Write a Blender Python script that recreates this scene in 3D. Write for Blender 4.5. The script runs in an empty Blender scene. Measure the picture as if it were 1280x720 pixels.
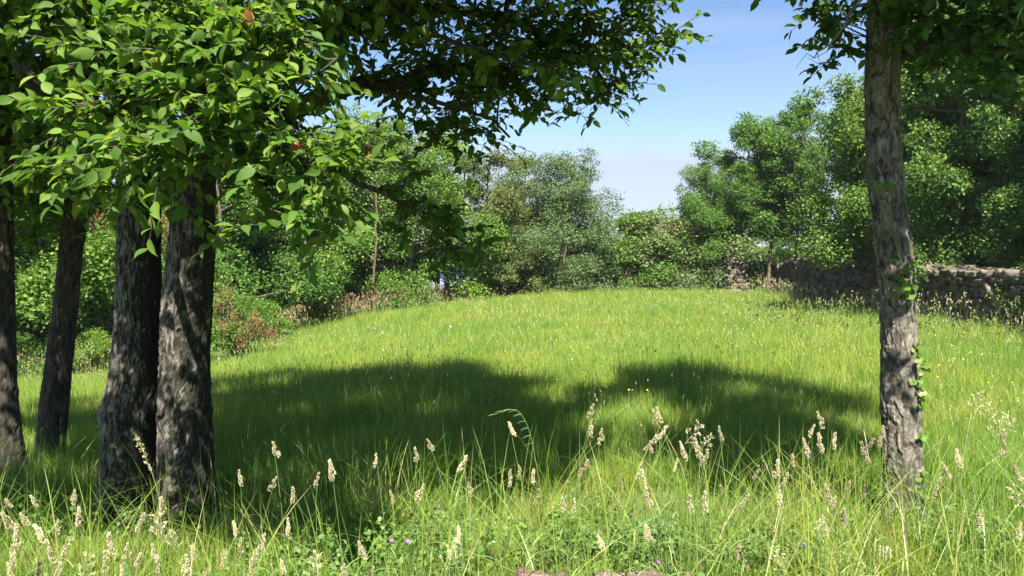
import bpy, math
import numpy as np
from mathutils import Vector

# ------------------------------------------------------------------ camera, sky, sun, exposure
S = bpy.context.scene
C = S.collection
FPX = 924.0                      # focal length in pixels of the 1280 px wide photograph
PITCH = math.atan(45 / FPX)
CAMZ = 1.6
cam = bpy.data.cameras.new('camera'); camo = bpy.data.objects.new('camera', cam); C.objects.link(camo)
cam.sensor_width = 36; cam.lens = 36 * FPX / 1280
cam.clip_start = 0.05; cam.clip_end = 60000
camo.location = (0, 0, CAMZ); camo.rotation_euler = (math.pi / 2 - PITCH, 0, 0)
S.camera = camo

SUN_EL, SUN_AZ = math.radians(55), math.radians(5)     # sun behind the camera, a little to the right
sdir = Vector((math.sin(SUN_AZ) * math.cos(SUN_EL), -math.cos(SUN_AZ) * math.cos(SUN_EL), math.sin(SUN_EL)))
W = bpy.data.worlds.new('World'); S.world = W; W.use_nodes = True
nt = W.node_tree; nt.nodes.clear()
sky = nt.nodes.new('ShaderNodeTexSky'); sky.sky_type = 'NISHITA'; sky.sun_disc = False
sky.sun_elevation = SUN_EL; sky.sun_rotation = math.pi - SUN_AZ
sky.air_density = 1.2; sky.dust_density = 0.12; sky.ozone_density = 3.0; sky.altitude = 300
bg = nt.nodes.new('ShaderNodeBackground'); bg.inputs['Strength'].default_value = 0.050
wo = nt.nodes.new('ShaderNodeOutputWorld')
tc = nt.nodes.new('ShaderNodeTexCoord'); mp = nt.nodes.new('ShaderNodeMapping'); mp.inputs['Scale'].default_value = (1.0, 1.0, 6.0)
nz = nt.nodes.new('ShaderNodeTexNoise'); nz.inputs['Scale'].default_value = 2.3; nz.inputs['Detail'].default_value = 7
nz.inputs['Distortion'].default_value = 0.6
mr = nt.nodes.new('ShaderNodeMapRange'); mr.inputs['From Min'].default_value = 0.44; mr.inputs['From Max'].default_value = 0.75
mr.inputs['To Max'].default_value = 0.4
sx = nt.nodes.new('ShaderNodeSeparateXYZ')
hz = nt.nodes.new('ShaderNodeMapRange'); hz.inputs['From Min'].default_value = 0.168; hz.inputs['From Max'].default_value = 0.125
hz.inputs['To Min'].default_value = 0; hz.inputs['To Max'].default_value = 0.85; hz.interpolation_type = 'SMOOTHSTEP'
wob = nt.nodes.new('ShaderNodeMath'); wob.operation = 'MULTIPLY_ADD'; wob.inputs[1].default_value = 0.10
mx1 = nt.nodes.new('ShaderNodeMath'); mx1.operation = 'MAXIMUM'
mixc = nt.nodes.new('ShaderNodeMixRGB'); mixc.inputs['Color2'].default_value = (3.8, 4.25, 5.5, 1)
L = nt.links.new
L(tc.outputs['Generated'], mp.inputs['Vector']); L(mp.outputs['Vector'], nz.inputs['Vector'])
L(nz.outputs['Fac'], mr.inputs['Value']); L(tc.outputs['Generated'], sx.inputs['Vector'])
L(nz.outputs['Fac'], wob.inputs[0]); L(sx.outputs['Z'], wob.inputs[2])
sb = nt.nodes.new('ShaderNodeMath'); sb.operation = 'SUBTRACT'; sb.inputs[1].default_value = 0.05
L(wob.outputs[0], sb.inputs[0]); L(sb.outputs[0], hz.inputs['Value'])
L(mr.outputs['Result'], mx1.inputs[0]); L(hz.outputs['Result'], mx1.inputs[1])
L(mx1.outputs[0], mixc.inputs['Fac']); hs = nt.nodes.new('ShaderNodeHueSaturation'); hs.inputs['Saturation'].default_value = 1.12; hs.inputs['Hue'].default_value = 0.508; L(sky.outputs['Color'], hs.inputs['Color']); L(hs.outputs['Color'], mixc.inputs['Color1'])
L(mixc.outputs['Color'], bg.inputs['Color']); L(bg.outputs['Background'], wo.inputs['Surface'])

sl = bpy.data.lights.new('sun', 'SUN'); sl.energy = 5.0; sl.angle = math.radians(0.53); sl.color = (1.0, 0.95, 0.86)
so = bpy.data.objects.new('sun', sl); C.objects.link(so); so.rotation_euler = sdir.to_track_quat('Z', 'Y').to_euler()
so.location = (0, -20, 30)
S.view_settings.view_transform = 'Standard'; S.view_settings.look = 'None'
S.view_settings.exposure = 1.85; S.view_settings.gamma = 1
S.render.engine = 'CYCLES'
S.cycles.max_bounces = 7; S.cycles.diffuse_bounces = 3; S.cycles.transmission_bounces = 4; S.cycles.glossy_bounces = 2
S.cycles.caustics_reflective = False; S.cycles.caustics_refractive = False

# ------------------------------------------------------------------ small tools
cp, sp_ = math.cos(PITCH), math.sin(PITCH)
def P(px, py, y):
    """world point at world depth y on the ray that the photograph shows at (px, py)"""
    a, b = (px - 640) / FPX, -(py - 360) / FPX
    d = np.array([a, cp + b * sp_, -sp_ + b * cp])
    d = d / d[1]
    return np.array([d[0] * y, y, CAMZ + d[2] * y])
def nrm(v):
    v = np.asarray(v, float)
    return v / np.maximum(np.linalg.norm(v, axis=-1, keepdims=True), 1e-9)

class MB:
    def __init__(s): s.v, s.t, s.n, s.u = [], [], 0, []
    def add(s, v, t, u=None):
        v = np.asarray(v, np.float32).reshape(-1, 3); t = np.asarray(t, np.int64).reshape(-1, 3)
        s.v.append(v); s.t.append(t + s.n); s.n += len(v)
        s.u.append(np.zeros(len(v), np.float32) if u is None else np.asarray(u, np.float32))
    def mesh(s, name, mat, smooth=True, attr=None):
        v = np.concatenate(s.v); t = np.concatenate(s.t).astype(np.int32)
        me = bpy.data.meshes.new(name)
        me.vertices.add(len(v)); me.vertices.foreach_set('co', v.ravel())
        me.loops.add(t.size); me.loops.foreach_set('vertex_index', t.ravel())
        me.polygons.add(len(t)); me.polygons.foreach_set('loop_start', np.arange(0, t.size, 3, dtype=np.int32))
        if smooth: me.polygons.foreach_set('use_smooth', np.ones(len(t), bool))
        if attr:
            at = me.attributes.new(attr, 'FLOAT', 'POINT'); at.data.foreach_set('value', np.concatenate(s.u))
        me.update(calc_edges=True); me.materials.append(mat)
        return me
def link(name, me, parent=None, loc=None):
    o = bpy.data.objects.new(name, me); C.objects.link(o)
    if parent is not None: o.parent = parent
    if loc is not None: o.location = loc
    return o
def empty(name, loc, label, cat, group=None, rz=0):
    o = bpy.data.objects.new(name, None); C.objects.link(o); o.location = [float(q) for q in loc]; o.rotation_euler = (0, 0, rz)
    o.empty_display_size = 0.2
    return tag(o, label, cat, group)
def tag(o, label=None, cat=None, group=None, kind=None):
    if label: o['label'] = label
    if cat: o['category'] = cat
    if group: o['group'] = group
    if kind: o['kind'] = kind
    return o
def clone(root, loc, rz, scale, label, group=None):
    r = root.copy(); C.objects.link(r); r.location = [float(q) for q in loc]; r.rotation_euler = (0, 0, rz); r.scale = scale
    r['label'] = label
    if group: r['group'] = group
    for ch in root.children:
        c = ch.copy(); C.objects.link(c); c.parent = r
    return r

def tube(mb, pts, rad, sides=6, u=0.0):
    pts = np.asarray(pts, float); rad = np.asarray(rad, float); n = len(pts)
    tan = nrm(np.gradient(pts, axis=0))
    ref = np.array([0.31, 0.95, 0.05]) if abs(tan[0][1]) < 0.8 else np.array([1.0, 0.1, 0.1])
    s = nrm(np.cross(tan, ref)); b = np.cross(tan, s)
    a = np.linspace(0, 2 * math.pi, sides, endpoint=False)
    v = pts[:, None] + rad[:, None, None] * (np.cos(a)[None, :, None] * s[:, None] + np.sin(a)[None, :, None] * b[:, None])
    i = np.arange(n - 1)[:, None] * sides; j = np.arange(sides)[None]; k = (j + 1) % sides
    q = np.stack([i + j, i + k, i + sides + k, i + sides + j], -1).reshape(-1, 4)
    mb.add(v.reshape(-1, 3), np.concatenate([q[:, [0, 1, 2]], q[:, [0, 2, 3]]]), np.full(n * sides, u))
def bez(a, b, c, n):
    t = np.linspace(0, 1, n)[:, None]
    return (1 - t) ** 2 * a + 2 * t * (1 - t) * b + t * t * c

def hash2(i, j, k=0):
    h = (i.astype(np.int64) * 374761393 + j.astype(np.int64) * 668265263 + k * 2147483647 * 3 + k * 97531)
    h = (h ^ (h >> 13)) * 1274126177 & 0xffffffff
    h = (h ^ (h >> 16)) * 2246822519 & 0xffffffff
    return ((h ^ (h >> 15)) & 0xffffff) / float(0x1000000)
def vnoise(x, y, per=None, seed=0):
    xi, yi = np.floor(x).astype(np.int64), np.floor(y).astype(np.int64)
    fx, fy = x - xi, y - yi; fx = fx * fx * (3 - 2 * fx); fy = fy * fy * (3 - 2 * fy)
    w = (lambda q: q % per) if per else (lambda q: q)
    h = lambda a, b: hash2(w(xi + a), yi + b, seed)
    return (h(0, 0) * (1 - fx) + h(1, 0) * fx) * (1 - fy) + (h(0, 1) * (1 - fx) + h(1, 1) * fx) * fy
def fbm(x, y, per=None, seed=0, o=4):
    r, a, tot = 0, 1.0, 0
    for k in range(o):
        r = r + a * vnoise(x * 2 ** k, y * 2 ** k, per * 2 ** k if per else None, seed + k); tot += a; a *= 0.5
    return r / tot
def worley(x, y, per, seed=0):
    xi, yi = np.floor(x).astype(np.int64), np.floor(y).astype(np.int64)
    f1 = np.full(x.shape, 9.0); f2 = np.full(x.shape, 9.0); cid = np.zeros(x.shape)
    for a in (-1, 0, 1):
        for b in (-1, 0, 1):
            i, j = xi + a, yi + b; iw = i % per
            dx = i + 0.15 + 0.7 * hash2(iw, j, seed) - x; dy = j + 0.1 + 0.8 * hash2(iw, j, seed + 7) - y
            d = np.sqrt(dx * dx + dy * dy); hid = hash2(iw, j, seed + 3)
            new = d < f1
            f2 = np.where(new, f1, np.minimum(f2, d)); cid = np.where(new, hid, cid); f1 = np.where(new, d, f1)
    return f1, f2, cid

# ------------------------------------------------------------------ materials
def newmat(name):
    m = bpy.data.materials.new(name); m.use_nodes = True; m.node_tree.nodes.clear(); return m
def ramp(nt, cols, fac=None):
    r = nt.nodes.new('ShaderNodeValToRGB'); e = r.color_ramp.elements
    while len(e) < len(cols): e.new(0.5)
    for k, (p, c) in enumerate(cols): e[k].position = p; e[k].color = (*c, 1)
    if fac is not None: nt.links.new(fac, r.inputs['Fac'])
    return r
def mul(nt, a, b, t=1.0, mode='MULTIPLY'):
    m = nt.nodes.new('ShaderNodeMixRGB'); m.blend_type = mode; m.inputs['Fac'].default_value = t
    nt.links.new(a, m.inputs['Color1'])
    if isinstance(b, tuple): m.inputs['Color2'].default_value = (*b, 1)
    else: nt.links.new(b, m.inputs['Color2'])
    return m.outputs['Color']
def leafmat(name, cols, trans=0.4, rough=0.45, spec=0.35, objvar=0.25, patch=0.0, patchcol=(1.3, 1.15, .7), patchscale=0.5, tr_tint=(1.25, 1.25, 0.55)):
    m = newmat(name); nt = m.node_tree; L = nt.links.new
    g = nt.nodes.new('ShaderNodeNewGeometry')
    r = ramp(nt, cols, g.outputs['Random Per Island']); col = r.outputs['Color']
    if objvar:
        oi = nt.nodes.new('ShaderNodeObjectInfo')
        rr = ramp(nt, [(0, (1 - objvar, 1 - objvar * .6, 1 - objvar * .2)), (0.5, (1, 1, 1)), (1, (1 + objvar, 1 + objvar * .55, 1 - objvar * .3))], oi.outputs['Random'])
        col = mul(nt, col, rr.outputs['Color'])
    if patch:
        nz = nt.nodes.new('ShaderNodeTexNoise'); nz.inputs['Scale'].default_value = patchscale; nz.inputs['Detail'].default_value = 4
        L(g.outputs['Position'], nz.inputs['Vector'])
        rp = ramp(nt, [(0.36, (1, 1, 1)), (0.64, patchcol)], nz.outputs['Fac'])
        col = mul(nt, col, rp.outputs['Color'], patch)
        if patch == 1.0:
            n3 = nt.nodes.new('ShaderNodeTexNoise'); n3.inputs['Scale'].default_value = 1.7; n3.inputs['Detail'].default_value = 5; L(g.outputs['Position'], n3.inputs['Vector'])
            col = mul(nt, col, ramp(nt, [(0.38, (.70, .84, .72)), (0.5, (.95, .98, .95)), (0.64, (1.18, 1.08, 1.05))], n3.outputs['Fac']).outputs['Color'])
    bs = nt.nodes.new('ShaderNodeBsdfPrincipled'); L(col, bs.inputs['Base Color'])
    bs.inputs['Roughness'].default_value = rough; bs.inputs['Specular IOR Level'].default_value = spec
    tl = nt.nodes.new('ShaderNodeBsdfTranslucent'); L(mul(nt, col, tr_tint), tl.inputs['Color'])
    mx = nt.nodes.new('ShaderNodeMixShader'); mx.inputs['Fac'].default_value = trans
    L(bs.outputs[0], mx.inputs[1]); L(tl.outputs[0], mx.inputs[2])
    o = nt.nodes.new('ShaderNodeOutputMaterial'); L(mx.outputs[0], o.inputs['Surface'])
    return m
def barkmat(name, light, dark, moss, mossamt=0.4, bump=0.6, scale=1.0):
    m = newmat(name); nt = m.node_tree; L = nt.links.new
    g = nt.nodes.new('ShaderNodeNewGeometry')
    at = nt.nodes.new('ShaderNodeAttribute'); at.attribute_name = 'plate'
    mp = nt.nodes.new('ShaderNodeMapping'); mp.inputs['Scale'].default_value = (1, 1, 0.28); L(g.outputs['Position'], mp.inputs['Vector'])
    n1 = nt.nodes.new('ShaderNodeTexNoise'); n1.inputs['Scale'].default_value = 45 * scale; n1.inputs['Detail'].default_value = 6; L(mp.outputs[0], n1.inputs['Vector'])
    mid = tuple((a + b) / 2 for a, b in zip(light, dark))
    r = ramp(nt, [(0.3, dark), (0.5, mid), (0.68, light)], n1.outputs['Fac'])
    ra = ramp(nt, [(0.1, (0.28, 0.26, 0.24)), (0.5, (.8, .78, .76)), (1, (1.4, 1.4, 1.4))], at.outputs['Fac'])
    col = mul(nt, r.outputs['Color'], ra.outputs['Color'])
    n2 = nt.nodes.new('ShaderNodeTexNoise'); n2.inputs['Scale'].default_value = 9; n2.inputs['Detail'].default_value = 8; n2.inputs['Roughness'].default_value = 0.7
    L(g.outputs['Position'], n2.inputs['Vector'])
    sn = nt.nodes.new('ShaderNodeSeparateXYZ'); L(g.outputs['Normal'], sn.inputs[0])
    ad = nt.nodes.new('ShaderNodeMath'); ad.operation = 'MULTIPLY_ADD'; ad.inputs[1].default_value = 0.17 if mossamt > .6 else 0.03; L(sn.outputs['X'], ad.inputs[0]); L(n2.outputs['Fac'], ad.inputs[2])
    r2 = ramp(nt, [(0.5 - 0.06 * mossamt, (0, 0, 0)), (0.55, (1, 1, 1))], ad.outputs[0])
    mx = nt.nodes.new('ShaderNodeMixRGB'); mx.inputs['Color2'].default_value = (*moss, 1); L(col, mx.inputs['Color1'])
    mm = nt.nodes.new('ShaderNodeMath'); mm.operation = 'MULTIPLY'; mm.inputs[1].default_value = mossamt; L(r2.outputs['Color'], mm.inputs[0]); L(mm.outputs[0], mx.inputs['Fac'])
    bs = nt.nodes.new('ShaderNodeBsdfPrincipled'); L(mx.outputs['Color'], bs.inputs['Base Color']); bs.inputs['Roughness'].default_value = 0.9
    bs.inputs['Specular IOR Level'].default_value = 0.2
    bp = nt.nodes.new('ShaderNodeBump'); bp.inputs['Strength'].default_value = bump; bp.inputs['Distance'].default_value = 0.01
    L(n1.outputs['Fac'], bp.inputs['Height']); L(bp.outputs[0], bs.inputs['Normal'])
    o = nt.nodes.new('ShaderNodeOutputMaterial'); L(bs.outputs[0], o.inputs['Surface'])
    return m
def plain(name, cols, scale=8, rough=0.85, bump=0.3, island=False, spec=0.3):
    m = newmat(name); nt = m.node_tree; L = nt.links.new
    g = nt.nodes.new('ShaderNodeNewGeometry'); n1 = nt.nodes.new('ShaderNodeTexNoise'); n1.inputs['Scale'].default_value = scale; n1.inputs['Detail'].default_value = 8
    n1.inputs['Roughness'].default_value = 0.65
    L(g.outputs['Position'], n1.inputs['Vector'])
    col = ramp(nt, cols, n1.outputs['Fac']).outputs['Color']
    if island:
        col = mul(nt, col, ramp(nt, [(0, (.6, .58, .55)), (0.5, (1, 1, 1)), (1, (1.35, 1.28, 1.15))], g.outputs['Random Per Island']).outputs['Color'])
    bs = nt.nodes.new('ShaderNodeBsdfPrincipled'); L(col, bs.inputs['Base Color']); bs.inputs['Roughness'].default_value = rough
    bs.inputs['Specular IOR Level'].default_value = spec
    if bump:
        bp = nt.nodes.new('ShaderNodeBump'); bp.inputs['Strength'].default_value = bump; bp.inputs['Distance'].default_value = 0.03
        L(n1.outputs['Fac'], bp.inputs['Height']); L(bp.outputs[0], bs.inputs['Normal'])
    o = nt.nodes.new('ShaderNodeOutputMaterial'); L(bs.outputs[0], o.inputs['Surface'])
    return m

M = {}
M['near_leaf'] = leafmat('near_leaf', [(0, (.055, .12, .022)), (.5, (.10, .19, .032)), (.9, (.17, .265, .045)), (1, (.24, .30, .07))], 0.52, 0.55, 0.22, 0)
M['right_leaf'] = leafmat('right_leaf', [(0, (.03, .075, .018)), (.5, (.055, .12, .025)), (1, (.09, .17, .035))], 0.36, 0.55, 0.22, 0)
M['far_leaf'] = leafmat('far_leaf', [(0, (.055, .125, .022)), (.5, (.11, .205, .036)), (1, (.185, .285, .058))], 0.4, 0.6, 0.15, 0.22)
M['grey_leaf'] = leafmat('grey_leaf', [(0, (.085, .13, .05)), (.5, (.13, .19, .072)), (1, (.19, .255, .10))], 0.35, 0.6, 0.15, 0.15)
M['olive_leaf'] = leafmat('olive_leaf', [(0, (.08, .10, .035)), (.5, (.13, .17, .05)), (1, (.20, .22, .085))], 0.35, 0.6, 0.15, 0.15)
M['deep_leaf'] = leafmat('deep_leaf', [(0, (.045, .10, .024)), (.5, (.09, .17, .035)), (1, (.17, .25, .05))], 0.35, 0.55, 0.2, 0.15)
M['dead_leaf'] = leafmat('dead_leaf', [(0, (.22, .07, .02)), (1, (.42, .17, .06))], 0.35, 0.6, 0.2, 0, tr_tint=(1.2, .9, .6))
M['plume'] = leafmat('plume', [(0, (.26, .12, .075)), (1, (.46, .25, .15))], 0.4, 0.8, 0.1, 0, tr_tint=(1.2, .9, .7))
M['redtip'] = leafmat('redtip', [(0, (.13, .10, .045)), (1, (.20, .16, .075))], 0.35, 0.6, 0.2, 0, tr_tint=(1.2, .9, .7))
M['grass'] = leafmat('grass_blade', [(0, (.135, .225, .034)), (.45, (.20, .32, .048)), (.9, (.27, .39, .075)), (.965, (.38, .39, .15)), (1, (.45, .42, .22))], 0.45, 0.45, 0.35, 0,
                     patch=1.0, patchcol=(1.30, 1.08, 1.0), patchscale=0.3, tr_tint=(1.15, 1.2, 0.6))
M['neargrass'] = leafmat('near_grass_blade', [(0, (.115, .20, .032)), (.5, (.18, .295, .045)), (.88, (.25, .355, .08)), (.93, (.32, .30, .14)), (1, (.42, .36, .2))], 0.4, 0.4, 0.45, 0,
                     patch=1.0, patchcol=(1.30, 1.08, 1.0), patchscale=0.3, tr_tint=(1.15, 1.2, 0.6))
M['herb'] = leafmat('herb_leaf', [(0, (.06, .13, .03)), (.5, (.09, .185, .035)), (1, (.15, .25, .06))], 0.4, 0.5, 0.35, 0, patch=0.5, patchscale=2)
M['seed'] = leafmat('seed_head', [(0, (.42, .37, .22)), (.5, (.60, .54, .35)), (1, (.74, .68, .48))], 0.3, 0.7, 0.2, 0, tr_tint=(1.1, 1.0, .7))
M['pinkseed'] = leafmat('pink_seed_head', [(0, (.36, .26, .19)), (.5, (.50, .38, .29)), (1, (.62, .50, .39))], 0.3, 0.7, 0.2, 0, tr_tint=(1.1, .95, .8))
M['farseed'] = leafmat('far_seed_head', [(0, (.26, .24, .11)), (.5, (.38, .35, .19)), (1, (.5, .46, .28))], 0.3, 0.7, 0.2, 0, tr_tint=(1.1, 1.0, .7))
M['edgeseed'] = leafmat('edge_seed_head', [(0, (.20, .13, .07)), (.5, (.31, .22, .13)), (1, (.42, .34, .2))], 0.3, 0.7, 0.2, 0, tr_tint=(1.1, .95, .7))
M['greenstem'] = leafmat('green_stem', [(0, (.13, .20, .05)), (1, (.24, .30, .11))], 0.2, 0.5, 0.3, 0)
M['vine'] = leafmat('vine_leaf', [(0, (.10, .20, .03)), (.7, (.17, .29, .05)), (1, (.26, .30, .08))], 0.45, 0.4, 0.4, 0)
M['yellow'] = plain('yellow_petal', [(0, (.75, .52, .02)), (1, (.85, .65, .05))], bump=0)
M['white'] = plain('white_petal', [(0, (.7, .7, .62)), (1, (.82, .82, .78))], bump=0)
M['purple'] = plain('purple_petal', [(0, (.16, .05, .22)), (1, (.3, .12, .34))], bump=0)
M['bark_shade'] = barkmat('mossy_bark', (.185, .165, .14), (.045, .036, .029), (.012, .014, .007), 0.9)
M['bark_dark'] = barkmat('dark_bark', (.10, .083, .065), (.03, .024, .019), (.03, .033, .018), 0.5)
M['bark_right'] = barkmat('grey_brown_bark', (.235, .21, .175), (.07, .06, .048), (.05, .052, .032), 0.35)
M['bark_far'] = barkmat('far_bark', (.20, .16, .12), (.07, .055, .04), (.05, .055, .03), 0.3, scale=.4)
M['deadwood'] = barkmat('dead_wood', (.42, .35, .27), (.2, .15, .11), (.3, .24, .18), 0.3)
M['stone'] = plain('wall_stone', [(.3, (.06, .052, .038)), (.5, (.12, .102, .076)), (.7, (.21, .185, .145))], 5, 0.9, 0.7, True)
M['rubble'] = plain('wall_core', [(.3, (.03, .025, .02)), (.7, (.06, .05, .04))], 12, 0.95, 0.5)
M['rock'] = plain('red_rock', [(.35, (.10, .06, .04)), (.5, (.18, .125, .085)), (.66, (.28, .235, .17))], 26, 0.9, 0.8)
M['whiterock'] = plain('pale_rock', [(.3, (.45, .43, .38)), (.7, (.66, .64, .6))], 20, 0.9, 0.5)
M['soil'] = plain('meadow_soil', [(.3, (.045, .065, .018)), (.5, (.075, .10, .028)), (.7, (.12, .12, .05))], 3, 1, 0.6)
m = newmat('sea_water'); b_ = m.node_tree.nodes.new('ShaderNodeBsdfPrincipled'); b_.inputs['Base Color'].default_value = (.05, .16, .33, 1)
b_.inputs['Roughness'].default_value = .35; o_ = m.node_tree.nodes.new('ShaderNodeOutputMaterial'); m.node_tree.links.new(b_.outputs[0], o_.inputs[0])
M['sea'] = m

# ------------------------------------------------------------------ terrain
def seen(px, py, y, grass): q = P(px, py, y); return (q[0], q[1], q[2] - grass)
ctrl = [(0, 0, 0), (-4, 0, 0), (4, 0, 0), (-2.3, 4.8, -.19), (2.4, 4.6, -.12), (0, 3.5, -.03), (-6, 6, -.35), (0, 10, -.28), (5, 10, -.22), (0, 18, -.42), (7, 20, -.38),
        (-4, 12, -.55), (-12, 0, -.3), (12, 0, .2), (0, -15, .2), (15, -15, .5), (-15, -15, -.3),
        seen(850, 358, 38, .3), seen(1000, 360, 37, .3), seen(640, 366, 36, .3), seen(560, 376, 33, .3), seen(400, 400, 26, .3), seen(300, 437, 21, .3),
        seen(60, 472, 19, .3), seen(-150, 490, 19, .3), (11.1, 16, -.2), (11.3, 22, -.35), (11.5, 26, -.5), (14.3, 40, -.4),
        (-25, 30, -5), (-12, 42, -4.6), (-2, 52, -4.0), (12, 58, -2.2), (-45, 50, -14), (0, 80, -12), (35, 70, 0), (30, 40, 2.2), (26, 15, 1.8), (26, 0, 1.8), (-35, 0, -5), (50, 100, -8)]
ctrl = np.array(ctrl, float)
def tpsk(a, b):
    d2 = ((a[:, None, 0] - b[None, :, 0]) ** 2 + (a[:, None, 1] - b[None, :, 1]) ** 2)
    return 0.5 * d2 * np.log(d2 + 1e-9)
n = len(ctrl); K = tpsk(ctrl, ctrl) + np.eye(n) * 0.4; Pm = np.c_[np.ones(n), ctrl[:, :2]]
A = np.zeros((n + 3, n + 3)); A[:n, :n] = K; A[:n, n:] = Pm; A[n:, :n] = Pm.T
wts = np.linalg.solve(A, np.r_[ctrl[:, 2], 0, 0, 0])
wall_y = np.array([-30, 4, 16, 22, 26, 32, 40, 60.]); wall_x = np.array([13.5, 11.5, 11.3, 11.5, 11.9, 12.9, 14.4, 19.])
def sst(t): t = np.clip(t, 0, 1); return t * t * (3 - 2 * t)
def G(x, y):
    x = np.atleast_1d(np.asarray(x, float)); y = np.atleast_1d(np.asarray(y, float)); sh = x.shape
    x, y = x.ravel(), y.ravel(); out = np.empty(len(x))
    for i in range(0, len(x), 50000):
        q = np.c_[x[i:i + 50000], y[i:i + 50000]]
        cx = np.clip(q[:, 0], -60, 60); cy = np.clip(q[:, 1], -30, 95); qc = np.c_[cx, cy]
        z = tpsk(qc, ctrl) @ wts[:n] + wts[n] + qc @ wts[n + 1:]
        out[i:i + 50000] = np.clip(z, -16, 5)
    step = sst((x - np.interp(y, wall_y, wall_x) - 0.05) / 0.5)
    out = out + step * (0.95 + 0.02 * np.maximum(x - 12, 0)) * sst((48 - y) / 6)
    r = np.hypot(x, y - 20); far = sst((r - 55) / 260)
    out = out * (1 - far) - 112 * far
    out = out + 0.035 * (fbm(x * .8, y * .8, seed=4) - .5) * 2
    return out.reshape(sh)
def g1(x, y): return float(G(x, y)[0])
ys = np.r_[np.linspace(-400, -22, 22), np.arange(-20, 50, .4), np.linspace(51, 110, 50), np.linspace(120, 500, 40)]
xs = np.r_[np.linspace(-450, -42, 24), np.arange(-40, 40, .4), np.linspace(41, 450, 26)]
X, Y = np.meshgrid(xs, ys); Z = G(X, Y)
mb = MB(); nx, ny = len(xs), len(ys)
i = np.arange(ny - 1)[:, None] * nx + np.arange(nx - 1)[None]
q = np.stack([i, i + 1, i + nx + 1, i + nx], -1).reshape(-1, 4)
mb.add(np.stack([X, Y, Z], -1).reshape(-1, 3), np.concatenate([q[:, [0, 1, 2]], q[:, [0, 2, 3]]]))
tag(link('ground', mb.mesh('ground', M['soil'])), 'grassy ground of the meadow under the trees', 'ground', kind='structure')
mb = MB(); a = np.linspace(0, 2 * math.pi, 64, endpoint=False); rr = np.array([60, 300, 1500, 8000, 20000.])
v = np.stack([np.outer(rr, np.cos(a)), np.outer(rr, np.sin(a)), np.full((5, 64), -95.)], -1).reshape(-1, 3)
i = np.arange(4)[:, None] * 64; j = np.arange(64)[None]; k = (j + 1) % 64
q = np.stack([i + j, i + 64 + j, i + 64 + k, i + k], -1).reshape(-1, 4)
mb.add(v, np.concatenate([q[:, [0, 1, 2]], q[:, [0, 2, 3]]]))
tag(link('sea', mb.mesh('sea', M['sea'])), 'blue sea far below glimpsed through gaps in the trees', 'sea', kind='structure')

# thin summer haze
mh_ = newmat('haze_air'); pv = mh_.node_tree.nodes.new('ShaderNodeVolumePrincipled'); pv.inputs['Density'].default_value = 0.0003; pv.inputs['Color'].default_value = (.86, .92, 1, 1)
pv.inputs['Anisotropy'].default_value = 0.1
ov = mh_.node_tree.nodes.new('ShaderNodeOutputMaterial'); mh_.node_tree.links.new(pv.outputs[0], ov.inputs['Volume'])
mb = MB(); v = np.array([[x, y, z] for z in (-114, 15.) for y in (-21000, 21000.) for x in (-21000, 21000.)])
mb.add(v, [[0, 2, 3], [0, 3, 1], [4, 5, 7], [4, 7, 6], [0, 1, 5], [0, 5, 4], [2, 6, 7], [2, 7, 3], [0, 4, 6], [0, 6, 2], [1, 3, 7], [1, 7, 5]])
tag(link('haze', mb.mesh('haze', mh_, smooth=False)), 'thin bluish summer haze', 'haze', kind='stuff')
S.cycles.volume_bounces = 0

# ------------------------------------------------------------------ leaves
LT = np.array([[0, 0, 0], [.28, -.40, .05], [.30, 0, -.02], [.28, .40, .05], [.66, -.36, .02], [.68, 0, -.06], [.66, .36, .02], [1, 0, -.16]])
LTF = np.array([[0, 1, 2], [0, 2, 3], [1, 4, 5], [1, 5, 2], [2, 5, 6], [2, 6, 3], [4, 7, 5], [5, 7, 6]])
_st = [(.13, .22, .02, .01), (.32, .41, .055, -.015), (.55, .43, .06, -.05), (.78, .25, .03, -.11), (.92, .09, -.06, -.17)]
LN = [[0, 0, 0]]; LNF = []
for a_, w_, zc, zm in _st: LN += [[a_, -w_, zc + zm * .5], [a_, 0, zm], [a_, w_, zc + zm * .5]]
LN += [[1.04, 0, -.24]]; LN = np.array(LN, float)
LNF += [[0, 1, 2], [0, 2, 3]]
for k in range(4):
    o = 1 + 3 * k; LNF += [[o, o + 3, o + 4], [o, o + 4, o + 1], [o + 1, o + 4, o + 5], [o + 1, o + 5, o + 2]]
LNF += [[13, 16, 14], [14, 16, 15]]; LNF = np.array(LNF)
LF = np.array([[0, 0, 0], [.5, -.42, .06], [1, 0, -.08], [.5, .42, .06]]); LFF = np.array([[0, 1, 2], [0, 2, 3]])
def leaves(mb, p, d, nn, size, wr=0.55, tmpl='near'):
    T, F = {'near': (LT, LTF), 'fine': (LN, LNF), 'far': (LF, LFF)}[tmpl]
    p = np.asarray(p); d = nrm(d); s = nrm(np.cross(d, nn)); nn = np.cross(s, d); size = np.broadcast_to(size, (len(p),))
    w = wr * 2
    v = p[:, None] + size[:, None, None] * (T[None, :, 0, None] * d[:, None] + T[None, :, 1, None] * w * s[:, None] + T[None, :, 2, None] * nn[:, None])
    f = F[None] + (np.arange(len(p)) * len(T))[:, None, None]
    mb.add(v.reshape(-1, 3), f.reshape(-1, 3))
def rdir(rng, n): return nrm(rng.normal(size=(n, 3)))
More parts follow.
